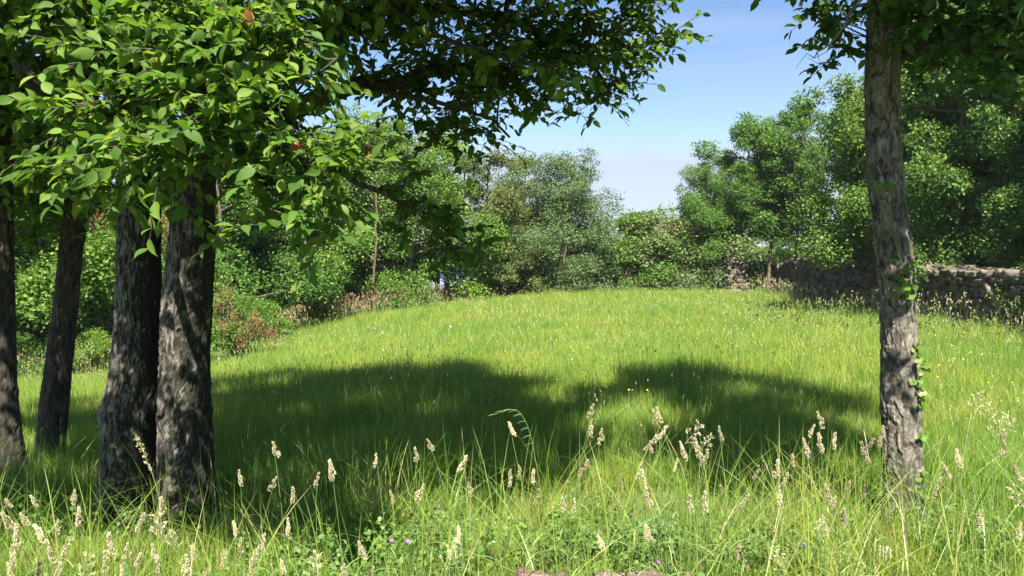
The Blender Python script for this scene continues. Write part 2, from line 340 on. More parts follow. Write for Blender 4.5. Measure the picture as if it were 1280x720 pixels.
def sprays(rng, ml, mt, base, direc, length, k, size, tmpl='near', twig=0.0035, droop=0.35, jitter=.45, wr=.32):
    """leafy twigs: base (N,3), direc (N,3), length (N,)"""
    base = np.asarray(base); direc = nrm(direc); N = len(base)
    side = nrm(np.cross(direc, np.array([0.05, 0.02, 1.0])) + 1e-4)
    t = (np.arange(k) + .8) / (k + .2)
    sag = -0.25 * length[:, None] * (t[None] ** 2) * droop * 2
    pos = base[:, None] + direc[:, None] * (length[:, None] * t[None])[..., None]
    pos[..., 2] += sag
    sgn = np.where(np.arange(k) % 2 == 0, 1.0, -1.0)[None, :, None]
    ld = direc[:, None] * (0.35 + 0.65 * t[None, :, None]) + side[:, None] * sgn * (1.05 - .7 * t[None, :, None]) + rng.normal(size=(N, k, 3)) * jitter
    ld[..., 2] -= droop
    nn = np.array([0, -.1, 1.0]) + rng.normal(size=(N, k, 3)) * .6
    sz = size * rng.uniform(.45, 1.2, (N, k))
    leaves(ml, pos.reshape(-1, 3), ld.reshape(-1, 3), nn.reshape(-1, 3), sz.ravel(), wr, tmpl)
    if mt is not None:
        tt = np.array([0, .5, 1.0])
        pp = base[:, None] + direc[:, None] * (length[:, None] * tt[None])[..., None]
        pp[..., 2] += -0.25 * length[:, None] * (tt[None] ** 2) * droop * 2
        a = np.array([0, 2.094, 4.189]); up = np.cross(direc, side)
        ring = np.cos(a)[None, :, None] * side[:, None] + np.sin(a)[None, :, None] * up[:, None]
        v = pp[:, :, None] + ring[:, None] * (twig * np.array([1, .7, .35]))[None, :, None, None]
        f = []
        for s_ in range(2):
            for j in range(3):
                a0, b0 = s_ * 3 + j, s_ * 3 + (j + 1) % 3
                f += [[a0, b0, b0 + 3], [a0, b0 + 3, a0 + 3]]
        f = np.array(f)[None] + (np.arange(N) * 9)[:, None, None]
        mt.add(v.reshape(-1, 3), f.reshape(-1, 3), np.full(N * 9, .7))

# ------------------------------------------------------------------ near trunks, bark modelled in relief
def trunk(mb, prof, ydepth, rng_seed, na=250, dz=0.006, amp=0.011, plate=0.027, flare=.35, ylean=0.0, bumps=(), ztop_extra=None, squash=1.0, plh=3.6):
    """prof: (py, px_left, px_right) rows; ydepth: world depth of the axis"""
    c = np.array([P((l + r) / 2, py, ydepth) for py, l, r in prof]); R = np.array([(r - l) / 2 / FPX * ydepth for py, l, r in prof])
    o = np.argsort(c[:, 2]); c, R = c[o], R[o]
    zg = g1(c[0, 0], ydepth) - .06
    z = np.arange(zg, c[-1, 2], dz)
    def sm(v):   # smooth interpolation
        q = np.interp(z, c[:, 2], v); kk = max(3, int(.16 / dz)); ker = np.hanning(kk + 2)[1:-1]; ker /= ker.sum()
        return np.convolve(np.pad(q, kk // 2 + 1, 'edge'), ker, 'same')[kk // 2 + 1:][:len(z)]
    cx, r = sm(c[:, 0]), sm(R)
    r = r * (1 + flare * np.exp(-(z - zg) / .13))
    cy = ydepth + ylean * (z - 1)
    th = np.linspace(0, 2 * math.pi, na, endpoint=False)
    TH, ZZ = np.meshgrid(th, z)
    ncell = max(8, int(2 * math.pi * R.mean() / plate)); u = TH / (2 * math.pi)
    warp = (fbm(u * 10, ZZ * 7, 10, rng_seed, 4) - .5) * 3.2
    nc2 = max(4, ncell // 2)
    wz = fbm(u * 10, ZZ * 14, 10, rng_seed + 2, 4) - .5
    n1 = fbm(u * nc2 + warp * .45, ZZ / (plate * plh * 1.5) + wz, nc2, rng_seed + 31, 3)
    r1 = np.abs(2 * n1 - 1); furrow = sst(r1 / .34)                                   # meandering vertical furrows
    f1, f2, cid = worley(u * ncell + warp * .9, ZZ / (plate * plh) + wz * 2.6, ncell, rng_seed)
    crack = sst((f2 - f1) / .16)                                                     # cracks across the ridges
    flake = fbm(u * ncell * 2, ZZ / plate * 1.0, ncell * 2, rng_seed + 9, 5) - .5
    hgt = .25 + furrow * (.30 + .30 * cid + .30 * crack) + flake * 1.15
    big = (fbm(u * 4, ZZ * 1.6, 4, rng_seed + 21, 2) - .5) * .16
    rad = r[:, None] * (1 + big) + amp * (hgt - 1.0)
    if flare: rad = rad + r[:, None] * .16 * np.exp(-(ZZ - zg) / .22) * np.cos(TH * 5 + rng_seed)
    for (ang, zc, w, h) in bumps:
        da = (TH - ang + math.pi) % (2 * math.pi) - math.pi
        rad = rad + h * np.exp(-((da * r.mean()) ** 2 + (ZZ - zc) ** 2) / (w * w))
    v = np.stack([cx[:, None] + rad * np.cos(TH), cy[:, None] + rad * np.sin(TH) * squash, ZZ], -1)
    nz_ = len(z); i = np.arange(nz_ - 1)[:, None] * na; j = np.arange(na)[None]; k = (j + 1) % na
    q = np.stack([i + j, i + k, i + na + k, i + na + j], -1).reshape(-1, 4)
    mb.add(v.reshape(-1, 3), np.concatenate([q[:, [0, 1, 2]], q[:, [0, 2, 3]]]), np.clip(hgt * .8, 0, 1).ravel())
    return np.array([cx[-1], cy[-1], z[-1]]), r[-1], np.array([cx[0], cy[0], zg])

def limb(mt, pts, r0, r1, rng, wob=.04, n=14):
    pts = np.asarray(pts, float); s = np.r_[0, np.cumsum(np.linalg.norm(np.diff(pts, axis=0), axis=1))]; t = np.linspace(0, s[-1], n)
    q = np.stack([np.interp(t, s, pts[:, k]) for k in range(3)], -1)
    ker = np.array([.25, .5, .25])
    for _ in range(2):
        for k in range(3): q[1:-1, k] = np.convolve(q[:, k], ker, 'same')[1:-1]
    w = rng.normal(size=q.shape) * wob; w[0] = 0; q = q + w * np.linspace(.3, 1, n)[:, None]
    tube(mt, q, np.linspace(r0, r1, n) ** 1.0, 9, .6)
    return q
def connect(mt, skeleton, target, rng, r0=.012, n=6):
    d = np.linalg.norm(skeleton - target, axis=1) + np.maximum(0, skeleton[:, 2] - target[2]) * .6
    s = skeleton[np.argmin(d)]; mid = (s + target) / 2 + np.array([0, 0, .12]) * np.linalg.norm(s - target) + rng.normal(size=3) * .05
    q = bez(s, mid, target, n); tube(mt, q, np.linspace(r0, r0 * .3, n), 5, .6); return q
def blob_foliage(rng, ml, mt, skel, blobs, leaf, k=9, tmpl='near', dens=1.0, slen=.32, centre=None):
    for (c, r, d) in blobs:
        c = np.asarray(c, float); q = connect(mt, skel, c, rng, .006 + .008 * min(1, r))
        nsp = max(3, int(95 * dens * d * (r / .5) ** 2.3))
        off = rdir(rng, nsp) * (rng.uniform(0, 1, (nsp, 1)) ** .45) * r * np.array([1, 1, .7])
        base = c + off * .75
        out = nrm(off + np.array([0, 0, .1]) * r)
        out[:, 2] *= .5
        sprays(rng, ml, mt, base - out * slen * .3, out + rng.normal(size=(nsp, 3)) * .3, rng.uniform(.6, 1.2, nsp) * slen, k, leaf, tmpl)
        m_ = max(2, nsp // 6)
        for t in base[rng.integers(0, nsp, m_)]:
            tube(mt, bez(c, (c + t) / 2 + rng.normal(size=3) * .04, t, 4), np.array([.005, .004, .003, .002]), 3, .6)

rng = np.random.default_rng(11)
FB = lambda rows: [(P(px, py, y), r, d) for (px, py, y, r, d) in rows]
def upper(rng, cx, cy, z0, z1, rx, ry, n, r=.55, d=.55):
    out = []
    for _ in range(n):
        z = rng.uniform(z0, z1); t = (z - z0) / (z1 - z0); w = math.sqrt(max(.12, 1 - (2 * t - .8) ** 2 / 1.7))
        a = rng.uniform(0, 2 * math.pi); q = rng.uniform(.2, 1) ** .6
        out.append((np.array([cx + rx * w * q * math.cos(a), cy + ry * w * q * math.sin(a), z]), r * rng.uniform(.75, 1.2), d))
    return out

# --- tree with the pair-left trunk
mt, ml = MB(), MB()
YA = 4.85
zk = P(128, 515, YA)[2]
top, rt, base = trunk(mt, [(200, 150, 198), (240, 147, 199), (300, 148, 200), (340, 147, 201), (400, 145, 201), (440, 141, 201), (480, 137, 200), (505, 131, 199), (540, 129, 198), (600, 126, 197), (690, 122, 198)],
                      YA, 3, bumps=[(math.pi * 1.02, zk, .06, .035)])
treeA = empty('broadleaf_tree', base, 'thick mossy trunk at the left with a knobbly swelling low on its left side', 'tree', 'shade trees at the edge of the meadow')
mb_, mf, md = MB(), MB(), MB()
sk = limb(mb_, [top - [0, 0, .05], top + [-.05, .1, 1.0], top + [-.25, .3, 2.2], top + [-.2, .6, 3.6], top + [-.1, .8, 5.0]], rt * .97, .03, rng, n=24)
sk2 = limb(mb_, [top + [-.05, .05, .1], P(110, 170, 4.3), P(60, 120, 3.7), P(20, 90, 3.3)], .06, .015, rng)
sk3 = limb(mb_, [top + [-.05, .08, .5], P(0, 20, 5.0), P(-150, -60, 5.2), P(-300, -200, 5.2)], .07, .02, rng)
sk4 = limb(mb_, [top + [0, 0, .25], P(150, 130, 3.9), P(170, 110, 3.2), P(190, 120, 2.9)], .05, .012, rng)
sk5 = limb(mb_, [sk[8], sk[8] + [-.05, -.7, .15], [-2.8, 3.3, 3.5], [-2.9, 2.8, 3.3]], .05, .012, rng)
SKA = np.concatenate([sk, sk2, sk3, sk4, sk5])
front = [(130, 60, 3.1, .26, .8), (190, 30, 3.0, .24, .8), (75, 130, 3.2, .16, .6), (120, 130, 3.0, .24, .9), (185, 105, 2.9, .22, .9), (95, 190, 3.1, .2, .8),
         (150, 195, 2.9, .2, .9), (200, 185, 2.8, .18, 1.0), (85, 235, 3.2, .09, .8), (120, 235, 3.0, .12, .8), (40, 30, 3.6, .2, .6), (120, -20, 3.2, .3, .7)]
back = [(20, 20, 5.2, .55, .6), (110, 30, 5.4, .55, .6), (190, 60, 5.3, .5, .6), (60, 120, 5.4, .5, .6), (150, 150, 5.3, .4, .6), (10, 200, 5.6, .45, .6), (-60, 100, 5.0, .5, .6), (90, 215, 5.6, .3, .6), (100, 80, 4.4, .4, .5), (30, 190, 4.6, .3, .6)]
blobs = FB(back) + upper(rng, -3.1, 2.7, 2.8, 3.7, .9, .4, 22, .34, .9) + upper(rng, -2.7, 4.9, 3.3, 7.2, 1.7, 1.7, 34, .55, .55) + upper(rng, -2.75, 3.7, 2.95, 4.6, 1.0, .65, 20, .42, .8) + upper(rng, -2.5, 3.9, 3.5, 5.4, .9, .6, 16, .45, .9)  # some crown clumps sit above the view, added to shade trunk and left leaves
blob_foliage(rng, mf, mb_, SKA, FB(front), .074, tmpl='fine', dens=1.45, k=11); blob_foliage(rng, mf, mb_, SKA, blobs, .085)
TA = treeA; inv = -np.array(base)
def shift(m, off):
    for a in m.v: a += np.asarray(off, np.float32)
for m in (mt, mb_, mf): shift(m, inv)
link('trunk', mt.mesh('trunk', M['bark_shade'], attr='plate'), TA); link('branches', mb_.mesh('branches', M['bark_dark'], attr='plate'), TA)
link('crown', mf.mesh('crown', M['near_leaf']), TA)

# --- tree with the pair-right trunk and the long limb over the meadow
mt, mb_, mf, md = MB(), MB(), MB(), MB()
YB = 4.72
zs = P(207, 518, YB)[2]
top, rt, base = trunk(mt, [(200, 220, 270), (240, 217, 269), (300, 212, 268), (340, 208, 267), (380, 205, 265), (430, 203, 262), (480, 200, 262), (520, 198, 264), (560, 198, 264), (640, 197, 265), (690, 194, 268)],
                      YB, 17, bumps=[(math.radians(236), zs + .0, .05, .022), (math.radians(237), zs, .018, -.035)])
TB = empty('broadleaf_tree', base, 'trunk with an eye-shaped knot, right of the joined pair, its limb over the meadow', 'tree', 'shade trees at the edge of the meadow')
sk = limb(mb_, [top - [0, 0, .05], top + [.1, .1, .9], top + [.2, .3, 2.2], top + [.3, .6, 3.6], top + [.3, .9, 5.4]], rt * .97, .03, rng, n=24)
s2 = limb(mb_, [top + [0, .02, .15], P(330, 150, 4.9), P(430, 108, 5.1), P(540, 95, 5.3), P(660, 60, 5.5), P(760, 40, 5.6), P(820, 45, 5.6)], .075, .012, rng, n=22)
s3 = limb(mb_, [P(430, 108, 5.1), P(520, 120, 5.0), P(600, 140, 5.1), P(640, 165, 5.1)], .025, .008, rng, .02)
s4 = limb(mb_, [top + [0, 0, .3], P(330, 60, 4.6), P(480, 0, 5.0), P(620, 10, 5.4), P(720, 60, 5.6), P(760, 120, 5.6)], .06, .012, rng)
s5 = limb(mb_, [top + [0, 0, -.1], P(330, 190, 4.7), P(400, 200, 4.7), P(470, 235, 4.7), P(560, 285, 4.7), P(610, 325, 4.7)], .03, .006, rng, .015)
s6 = limb(mb_, [top + [0, 0, .05], P(270, 170, 3.9), P(320, 150, 3.3), P(370, 140, 3.0)], .045, .012, rng)
s7 = limb(mb_, [top + [.1, .1, .9], P(420, -160, 4.8), P(560, -200, 5.6), P(680, -230, 6.0)], .06, .015, rng)
s8 = limb(mb_, [P(420, -60, 4.6), P(520, 40, 4.2), P(620, 70, 3.9), P(700, 85, 3.8)], .025, .005, rng, .015)
s9 = limb(mb_, [sk[7], sk[7] + [.3, -.6, .2], [-1.5, 3.6, 3.7], [-1.2, 3.1, 3.5]], .05, .012, rng)
s10 = limb(mb_, [sk[9], sk[9] + [.6, -.4, .1], [-.7, 3.6, 3.9], [-.1, 3.2, 3.6], [.3, 3.1, 3.4]], .055, .012, rng)
SKB = np.concatenate([sk, s2, s3, s4, s6, s7, s9, s10])
front = [(250, 60, 2.9, .22, 1), (310, 40, 2.9, .22, 1), (370, 50, 2.9, .2, 1), (240, 130, 2.8, .2, 1), (300, 110, 2.8, .2, 1), (355, 110, 2.9, .18, 1), (250, 190, 2.9, .16, 1), (300, 185, 2.8, .18, 1),
         (350, 175, 2.8, .16, 1), (385, 205, 2.9, .16, 1), (330, 230, 2.9, .14, 1), (385, 250, 2.8, .12, 1.2), (405, 225, 2.85, .12, 1.1), (365, 225, 2.8, .13, 1.1), (395, 275, 2.8, .06, 1.2), (340, 255, 2.85, .08, 1.1), (425, 215, 2.9, .09, 1.1), (420, 195, 3.0, .12, .9), (400, 90, 3.0, .12, .7), (285, 235, 3.0, .1, .9), (215, 235, 3.0, .1, .9), (430, 160, 3.1, .07, .9),
         (260, -10, 3.1, .28, .8), (360, -10, 3.2, .28, .8)]
mid = [(300, 110, 5.0, .5, .7), (350, 60, 5.1, .45, .7), (250, 60, 5.1, .5, .6), (400, 30, 4.9, .4, .7), (450, 20, 5.0, .35, .8), (420, 70, 5.2, .2, .8), (340, 160, 5.1, .35, .6), (400, 130, 5.2, .16, .6), (260, 150, 5.2, .3, .6)]
longl = [(470, 95, 5.2, .22, .7), (500, 40, 5.2, .25, .8), (520, 110, 5.3, .24, .9), (540, 70, 5.2, .25, 1), (560, 150, 5.2, .2, .9), (590, 115, 5.2, .26, 1), (600, 60, 5.3, .28, 1), (520, 155, 5.1, .14, .9), (610, 165, 5.2, .14, .9),
         (570, 185, 5.1, .10, .9), (640, 100, 5.3, .26, 1), (650, 30, 5.4, .3, 1), (560, 10, 5.2, .3, .8), (700, 80, 5.5, .28, 1), (720, 20, 5.6, .3, 1), (745, 115, 5.6, .2, 1), (690, 115, 5.5, .18, 1), (770, 60, 5.6, .28, 1),
         (790, 15, 5.7, .26, 1), (810, 75, 5.7, .16, 1), (830, 50, 5.7, .13, 1), (720, 140, 5.6, .08, 1), (845, 40, 5.7, .06, .9), (770, 100, 5.6, .16, .9), (790, -20, 5.7, .25, .8), (700, -40, 5.7, .3, .8), (600, -40, 5.4, .35, .8), (500, -30, 5.1, .35, .8), (640, 140, 5.3, .1, .9), (545, 170, 5.2, .13, 1), (500, 140, 5.2, .12, .9), (590, 160, 5.2, .14, 1), (610, 95, 5.5, .3, .8), (670, 60, 5.6, .32, .8), (740, 60, 5.7, .3, .8)]
low = [(440, 215, 4.8, .12, .7), (475, 235, 4.7, .10, .9), (510, 250, 4.7, .12, 1), (545, 275, 4.7, .15, 1.1), (575, 285, 4.7, .14, 1.1), (560, 310, 4.7, .13, 1.1), (600, 305, 4.7, .10, 1), (520, 215, 4.8, .08, .7), (500, 285, 4.7, .07, .8)]
lit = [(600, 70, 4.0, .10, 1), (640, 75, 3.9, .10, 1), (675, 82, 3.85, .09, 1), (705, 95, 3.8, .06, 1), (560, 60, 4.1, .12, .9)]
hi = upper(rng, -1.15, 5.4, 3.7, 8.3, 1.9, 1.9, 56, .6, .62) + upper(rng, .4, 3.7, 3.1, 4.6, .5, .7, 14, .38, .85) + upper(rng, .55, 4.9, 3.5, 4.8, .65, .7, 10, .4, .7) + upper(rng, -.3, 5.0, 3.4, 5.4, 1.0, 1.0, 16, .45, .6) + upper(rng, -.55, 3.7, 3.3, 5.2, .95, .8, 20, .42, .7) + upper(rng, -.55, 3.15, 2.95, 3.9, 1.05, .4, 20, .34, .9) + upper(rng, -1.7, 3.7, 2.95, 4.6, .7, .6, 14, .42, .8) + upper(rng, -2.1, 3.9, 2.95, 4.9, .45, .5, 16, .38, 1.0)  # crown above the view, with clumps added to shade limb, trunk and meadow
blob_foliage(rng, mf, mb_, SKB, FB(front), .074, tmpl='fine', dens=1.45, k=11); blob_foliage(rng, mf, mb_, SKB, FB(mid) + hi, .085); blob_foliage(rng, mf, mb_, SKB, FB(longl), .08, dens=1.5)
blob_foliage(rng, mf, mb_, s5, FB(low), .08, slen=.22, dens=1.7)
blob_foliage(rng, mf, mb_, s8, FB(lit), .085, slen=.22, tmpl='fine')
# brown withered leaf bunches
for (px, py, y) in [(310, 14, 2.7), (461, 184, 3.0), (404, 236, 2.75), (370, 180, 2.75), (352, 205, 2.8)]:
    c = P(px, py, y); nn_ = 11; tube(mb_, bez(c + [0, .05, .09], c + [0, .02, .05], c, 4), [.003] * 4, 3)
    leaves(md, c + rng.normal(size=(nn_, 3)) * .009, np.array([0, 0, -1.]) + rng.normal(size=(nn_, 3)) * .35, rdir(rng, nn_), rng.uniform(.03, .055, nn_), .25)
inv = -np.array(base)
for m in (mt, mb_, mf, md): shift(m, inv)
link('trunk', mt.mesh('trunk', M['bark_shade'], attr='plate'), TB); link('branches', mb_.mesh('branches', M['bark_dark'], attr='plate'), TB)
link('crown', mf.mesh('crown', M['near_leaf']), TB)
tag(link('withered_leaves', md.mesh('withered_leaves', M['dead_leaf']), TB), 'bunches of withered orange-brown leaves')

# --- the two thinner dark trees at the far left
def dark_tree(prof, y, seed, label, top_pts, rows, hi, ylean=0):
    rng = np.random.default_rng(seed); mt, mb_, mf = MB(), MB(), MB()
    top, rt, base = trunk(mt, prof, y, seed, na=100, dz=.012, amp=.009, ylean=ylean)
    T = empty('broadleaf_tree', base, label, 'tree', 'shade trees at the edge of the meadow')
    sk = limb(mb_, [top - [0, 0, .05]] + [top + np.array(q) for q in top_pts], rt, .02, rng, n=20)
    blob_foliage(rng, mf, mb_, sk, FB(rows) + hi, .085, dens=1.3)
    for m in (mt, mb_, mf): shift(m, -np.array(base))
    link('trunk', mt.mesh('trunk', M['bark_dark'], attr='plate'), T); link('branches', mb_.mesh('branches', M['bark_dark'], attr='plate'), T)
    link('crown', mf.mesh('crown', M['near_leaf']), T)
r2 = np.random.default_rng(5)
dark_tree([(250, 82, 112), (290, 77, 106), (340, 73, 100), (400, 66, 95), (450, 58, 90), (520, 50, 84), (590, 42, 76), (650, 34, 76)], 6.4, 31,
          'slim dark trunk leaning right, second from the left edge', [(.12, .1, 1.2), (.2, .3, 2.4), (.2, .5, 4)],
          [(60, 190, 6.4, .5, .7), (110, 180, 6.3, .45, .7), (20, 240, 6.5, .45, .7), (80, 250, 6.5, .3, .8), (40, 290, 6.5, .22, .8), (120, 260, 6.6, .22, .6), (90, 300, 6.4, .12, .7), (10, 310, 6.6, .2, .7)],
          upper(r2, -3.5, 6.8, 3.2, 6.6, 1.5, 1.5, 20, .6, .55) + upper(r2, -4.3, 5.2, 3.3, 4.8, 1.0, .7, 10, .5, .7))
dark_tree([(200, -20, 12), (300, -16, 15), (400, -14, 17), (500, -16, 21), (600, -24, 30), (680, -32, 38)], 5.7, 37,
          'dark trunk cut off by the left edge of the view', [(-.1, .1, 1.2), (-.2, .3, 2.4), (-.3, .4, 4)],
          [(-20, 160, 5.8, .5, .8), (-60, 60, 5.8, .6, .7), (10, 90, 6.0, .5, .7), (-40, 250, 5.9, .35, .7)],
          upper(r2, -4.6, 6.0, 2.8, 6.4, 1.7, 1.6, 18, .6, .5))

# --- the single tree at the right
rng = np.random.default_rng(23)
mt, mb_, mf, md = MB(), MB(), MB(), MB()
YE = 4.6
top, rt, base = trunk(mt, [(-30, 1086, 1136), (10, 1086, 1130), (40, 1085, 1127), (100, 1083, 1123), (150, 1083, 1122), (200, 1085, 1126), (240, 1087, 1129), (270, 1092, 1133), (300, 1095, 1138), (330, 1097, 1142), (365, 1101, 1144), (400, 1102, 1145), (440, 1102, 1146), (480, 1102, 1148), (560, 1104, 1150), (620, 1107, 1153), (690, 1106, 1160)],
                      YE, 41, na=200, dz=.005, amp=.0095, plate=.023, flare=.2, plh=3.6)
TE = empty('broadleaf_tree', base, 'single grey-brown trunk standing alone at the right with creeper on its bark', 'tree', 'shade trees at the edge of the meadow')
sk = limb(mb_, [top - [0, 0, .05], top + [.05, .1, .8], top + [.1, .3, 1.8], top + [0, .5, 3.0], top + [.05, .6, 4.2]], rt * .95, .025, rng, n=22)
e2 = limb(mb_, [P(1112, 60, YE), P(1150, 50, YE), P(1190, 42, YE), P(1240, 30, 4.7), P(1300, 10, 4.8), P(1400, -40, 4.9)], .045, .015, rng, .01)
e3 = limb(mb_, [P(1110, 75, YE), P(1150, 66, 4.5), P(1200, 50, 4.3), P(1250, 60, 4.2), P(1300, 70, 4.1)], .03, .01, rng, .01)
e4 = limb(mb_, [top, P(1060, -40, 4.7), P(1010, -90, 4.9), P(960, -160, 5.0)], .04, .012, rng)
e5 = limb(mb_, [top + [0, 0, .1], P(1160, -60, 4.2), P(1230, -90, 3.9)], .04, .012, rng)
e6 = limb(mb_, [sk[5], sk[5] + [0, -.4, .3], [2.6, 3.9, 4.1], [2.2, 3.5, 3.9], [1.8, 3.3, 3.8]], .04, .01, rng)
SKE = np.concatenate([sk, e2, e3, e4, e5, e6])
rows = [(1030, 5, 4.7, .12, .9), (1050, 40, 4.8, .13, .9), (1040, 75, 5.0, .07, .8), (1068, 15, 4.8, .12, .8), (1150, 20, 4.3, .16, 1), (1190, 60, 4.6, .2, .9), (1150, 90, 4.9, .12, .8), (1230, 20, 4.6, .22, 1), (1260, 70, 4.4, .2, .9),
        (1215, 100, 4.8, .12, .7), (1275, 20, 4.3, .25, .9), (1165, 55, 4.3, .1, .9), (1110, -5, 4.1, .10, .9), (1300, 80, 4.3, .25, .9), (1060, -40, 4.8, .25, .7), (1150, -40, 4.6, .3, .8), (1240, -50, 4.6, .3, .8), (1020, -20, 4.8, .14, .9), (1270, 115, 4.7, .1, .7), (1140, 45, 4.2, .12, 1), (1180, 30, 4.15, .14, 1), (1215, 60, 4.1, .14, 1), (1245, 90, 4.1, .12, 1), (1270, 50, 4.0, .14, 1), (1180, 80, 4.2, .1, .9), (1035, 30, 4.6, .12, 1.2), (1062, 60, 4.7, .09, 1.1), (1015, 15, 4.6, .08, 1.1)]
hi = upper(rng, 3.0, 5.1, 3.5, 7.8, 1.1, 1.35, 40, .5, .66) + upper(rng, 2.6, 3.9, 3.15, 4.6, .8, .6, 14, .4, .8) + upper(rng, 1.95, 3.5, 3.05, 4.3, .6, .6, 18, .36, .9) + upper(rng, 1.45, 5.7, 3.85, 4.8, .5, .4, 9, .4, .8)  # lower front and left clumps, out of view, added to extend the ground shadow
blob_foliage(rng, mf, mb_, SKE, FB(rows), .075, dens=1.7, k=10, slen=.26); blob_foliage(rng, mf, mb_, SKE, hi, .08)
dw = limb(md, [P(1085, 5, 4.5), P(1066, 8, 4.45), P(1058, 25, 4.4), P(1050, 42, 4.4), P(1032, 60, 4.4), P(1018, 72, 4.4)], .012, .003, rng, .008)
for t in range(3, 14):
    a0 = dw[t]; tube(md, np.array([a0, a0 + rng.normal(size=3) * .04 + [0, 0, -.02], a0 + rng.normal(size=3) * .07 + [-.02, 0, -.04]]), [.003, .002, .001], 4)
for m in (mt, mb_, mf, md): shift(m, -np.array(base))
link('trunk', mt.mesh('trunk', M['bark_right'], attr='plate'), TE); link('branches', mb_.mesh('branches', M['bark_dark'], attr='plate'), TE)
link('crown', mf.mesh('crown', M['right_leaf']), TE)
tag(link('dead_branch', md.mesh('dead_branch', M['deadwood'], attr='plate'), TE), 'bare pale dead branch hanging beside the trunk')
# creeper on the trunk
mv, ms = MB(), MB()
cl = np.array([P(1150, 640, 4.56), P(1149, 560, 4.55), P(1147, 500, 4.53), P(1147, 450, 4.53), P(1143, 400, 4.5), P(1135, 360, 4.47), P(1127, 325, 4.47)])
cl = limb(ms, cl, .005, .002, rng, .006, 30)
vine = []
for (px, py, y, k_, sp_r) in [(1130, 330, 4.46, 12, 10), (1128, 350, 4.45, 16, 12), (1150, 348, 4.47, 9, 12), (1137, 365, 4.45, 10, 8), (1150, 438, 4.5, 9, 7), (1151, 462, 4.5, 12, 8), (1150, 480, 4.5, 8, 8), (1148, 500, 4.5, 6, 6), (1150, 545, 4.5, 5, 6), (1149, 590, 4.5, 6, 6), (1145, 620, 4.5, 6, 10), (1112, 236, 4.45, 4, 5), (1096, 234, 4.46, 4, 4), (1104, 236, 4.44, 4, 5)]:
    c = np.array([P(px + rng.normal() * sp_r * .7, py + rng.normal() * sp_r, y + rng.normal() * .015) for _ in range(k_)])
    leaves(mv, c, rng.normal(size=(k_, 3)) * .6 + [.2, -.5, -.1], np.array([0, -.7, .7]) + rng.normal(size=(k_, 3)) * .4, rng.uniform(.025, .048, k_), .7)
    for q in c[::3]: tube(ms, bez(cl[np.argmin(np.linalg.norm(cl - q, axis=1))], q + [0, -.01, .01], q, 3), [.0015] * 3, 3)
vb = cl[0].copy()
TV = empty('creeper', vb, 'light green leafy creeper climbing the right-hand trunk', 'creeper')
for m in (mv, ms): shift(m, -vb)
link('stem', ms.mesh('stem', M['greenstem']), TV); link('leaves', mv.mesh('leaves', M['vine']), TV)

# ------------------------------------------------------------------ background trees: a few kinds, copied
def far_tree(seed, H, R, cb, nblob, nleaf, leaf, mat, trunk_r, wr=.5, br=.55, name='tree', sprd=.115, low=False, stems=1, extra=None):
    rng = np.random.default_rng(seed); mt, mf = MB(), MB()
    skels = []
    for s_ in range(stems):
        a = rng.uniform(0, 6.28); off = np.array([math.cos(a), math.sin(a), 0]) * (0 if stems == 1 else .25)
        lean = rng.normal(size=3) * .05 * H; lean[2] = 0
        pts = np.array([off, off + lean * .3 + [0, 0, .3 * H], off * 2 + lean * .8 + [0, 0, .62 * H], off * 2 + lean + [0, 0, .93 * H]])
        skels.append(limb(mt, pts, trunk_r, trunk_r * .15, rng, .03 * H / 7, 18))
    sk = np.concatenate(skels)
    blobs = []; nb = max(7, nblob // 6); a0 = rng.uniform(0, 6.28)
    for i in range(nb):
        t = (i + rng.uniform(.2, .8)) / nb; z = cb + (H - cb) * t * .96
        w = R * (np.sin(math.pi * min(1, .25 + .72 * t)) ** .55) * rng.uniform(.45, 1.12); a = a0 + i * 2.4 + rng.normal() * .3
        c = np.array([w * math.cos(a), w * math.sin(a), z]); sp = .31 * R * (1.15 - .45 * t)
        for _ in range(max(3, nblob // nb)):
            o = rng.normal(size=3) * sp * np.array([1, 1, .85]); q = c * 1.0 + o
            q[2] = min(max(q[2], cb * .7), H * .985)
            if rng.uniform() < .25: q[:2] *= rng.uniform(.2, .7)
            blobs.append((q, br * rng.uniform(.5, 1.15) * (1.1 - .4 * t)))
    tot = sum(r ** 2 for c, r in blobs)
    for c, r in blobs:
        d = np.linalg.norm(sk - c, axis=1) + np.maximum(0, sk[:, 2] - c[2] + .3) * 1.5
        s0 = sk[np.argmin(d)]; q = bez(s0, (s0 + c) / 2 + [0, 0, .1], c, 6); tube(mt, q, np.linspace(trunk_r * .28, .008, 6), 5, .6)
        nl = int(nleaf * r * r / tot); ns = max(3, nl // 14)
        o = rdir(rng, ns) * rng.uniform(.3, 1, (ns, 1)) ** .5 * r * np.array([1, 1, .85]); b = c + o
        out = nrm(o + [0, 0, .25 * r])
        k = 14
        lp = b[:, None] + rng.normal(size=(ns, k, 3)) * (sprd * r / .5) * np.array([1.2, 1.2, .7])
        ld = out[:, None] * .6 + rng.normal(size=(ns, k, 3)) * .7 - np.array([0, 0, .15])
        nn = np.array([0, 0, 1.0]) + out[:, None] * .5 + rng.normal(size=(ns, k, 3)) * .5
        leaves(mf, lp.reshape(-1, 3), ld.reshape(-1, 3), nn.reshape(-1, 3), leaf * rng.uniform(.6, 1.2, ns * k), wr, 'far')
    return (mt.mesh(name + '_trunk', M['bark_far'], attr='plate'), mf.mesh(name + '_crown', M[mat]), H)
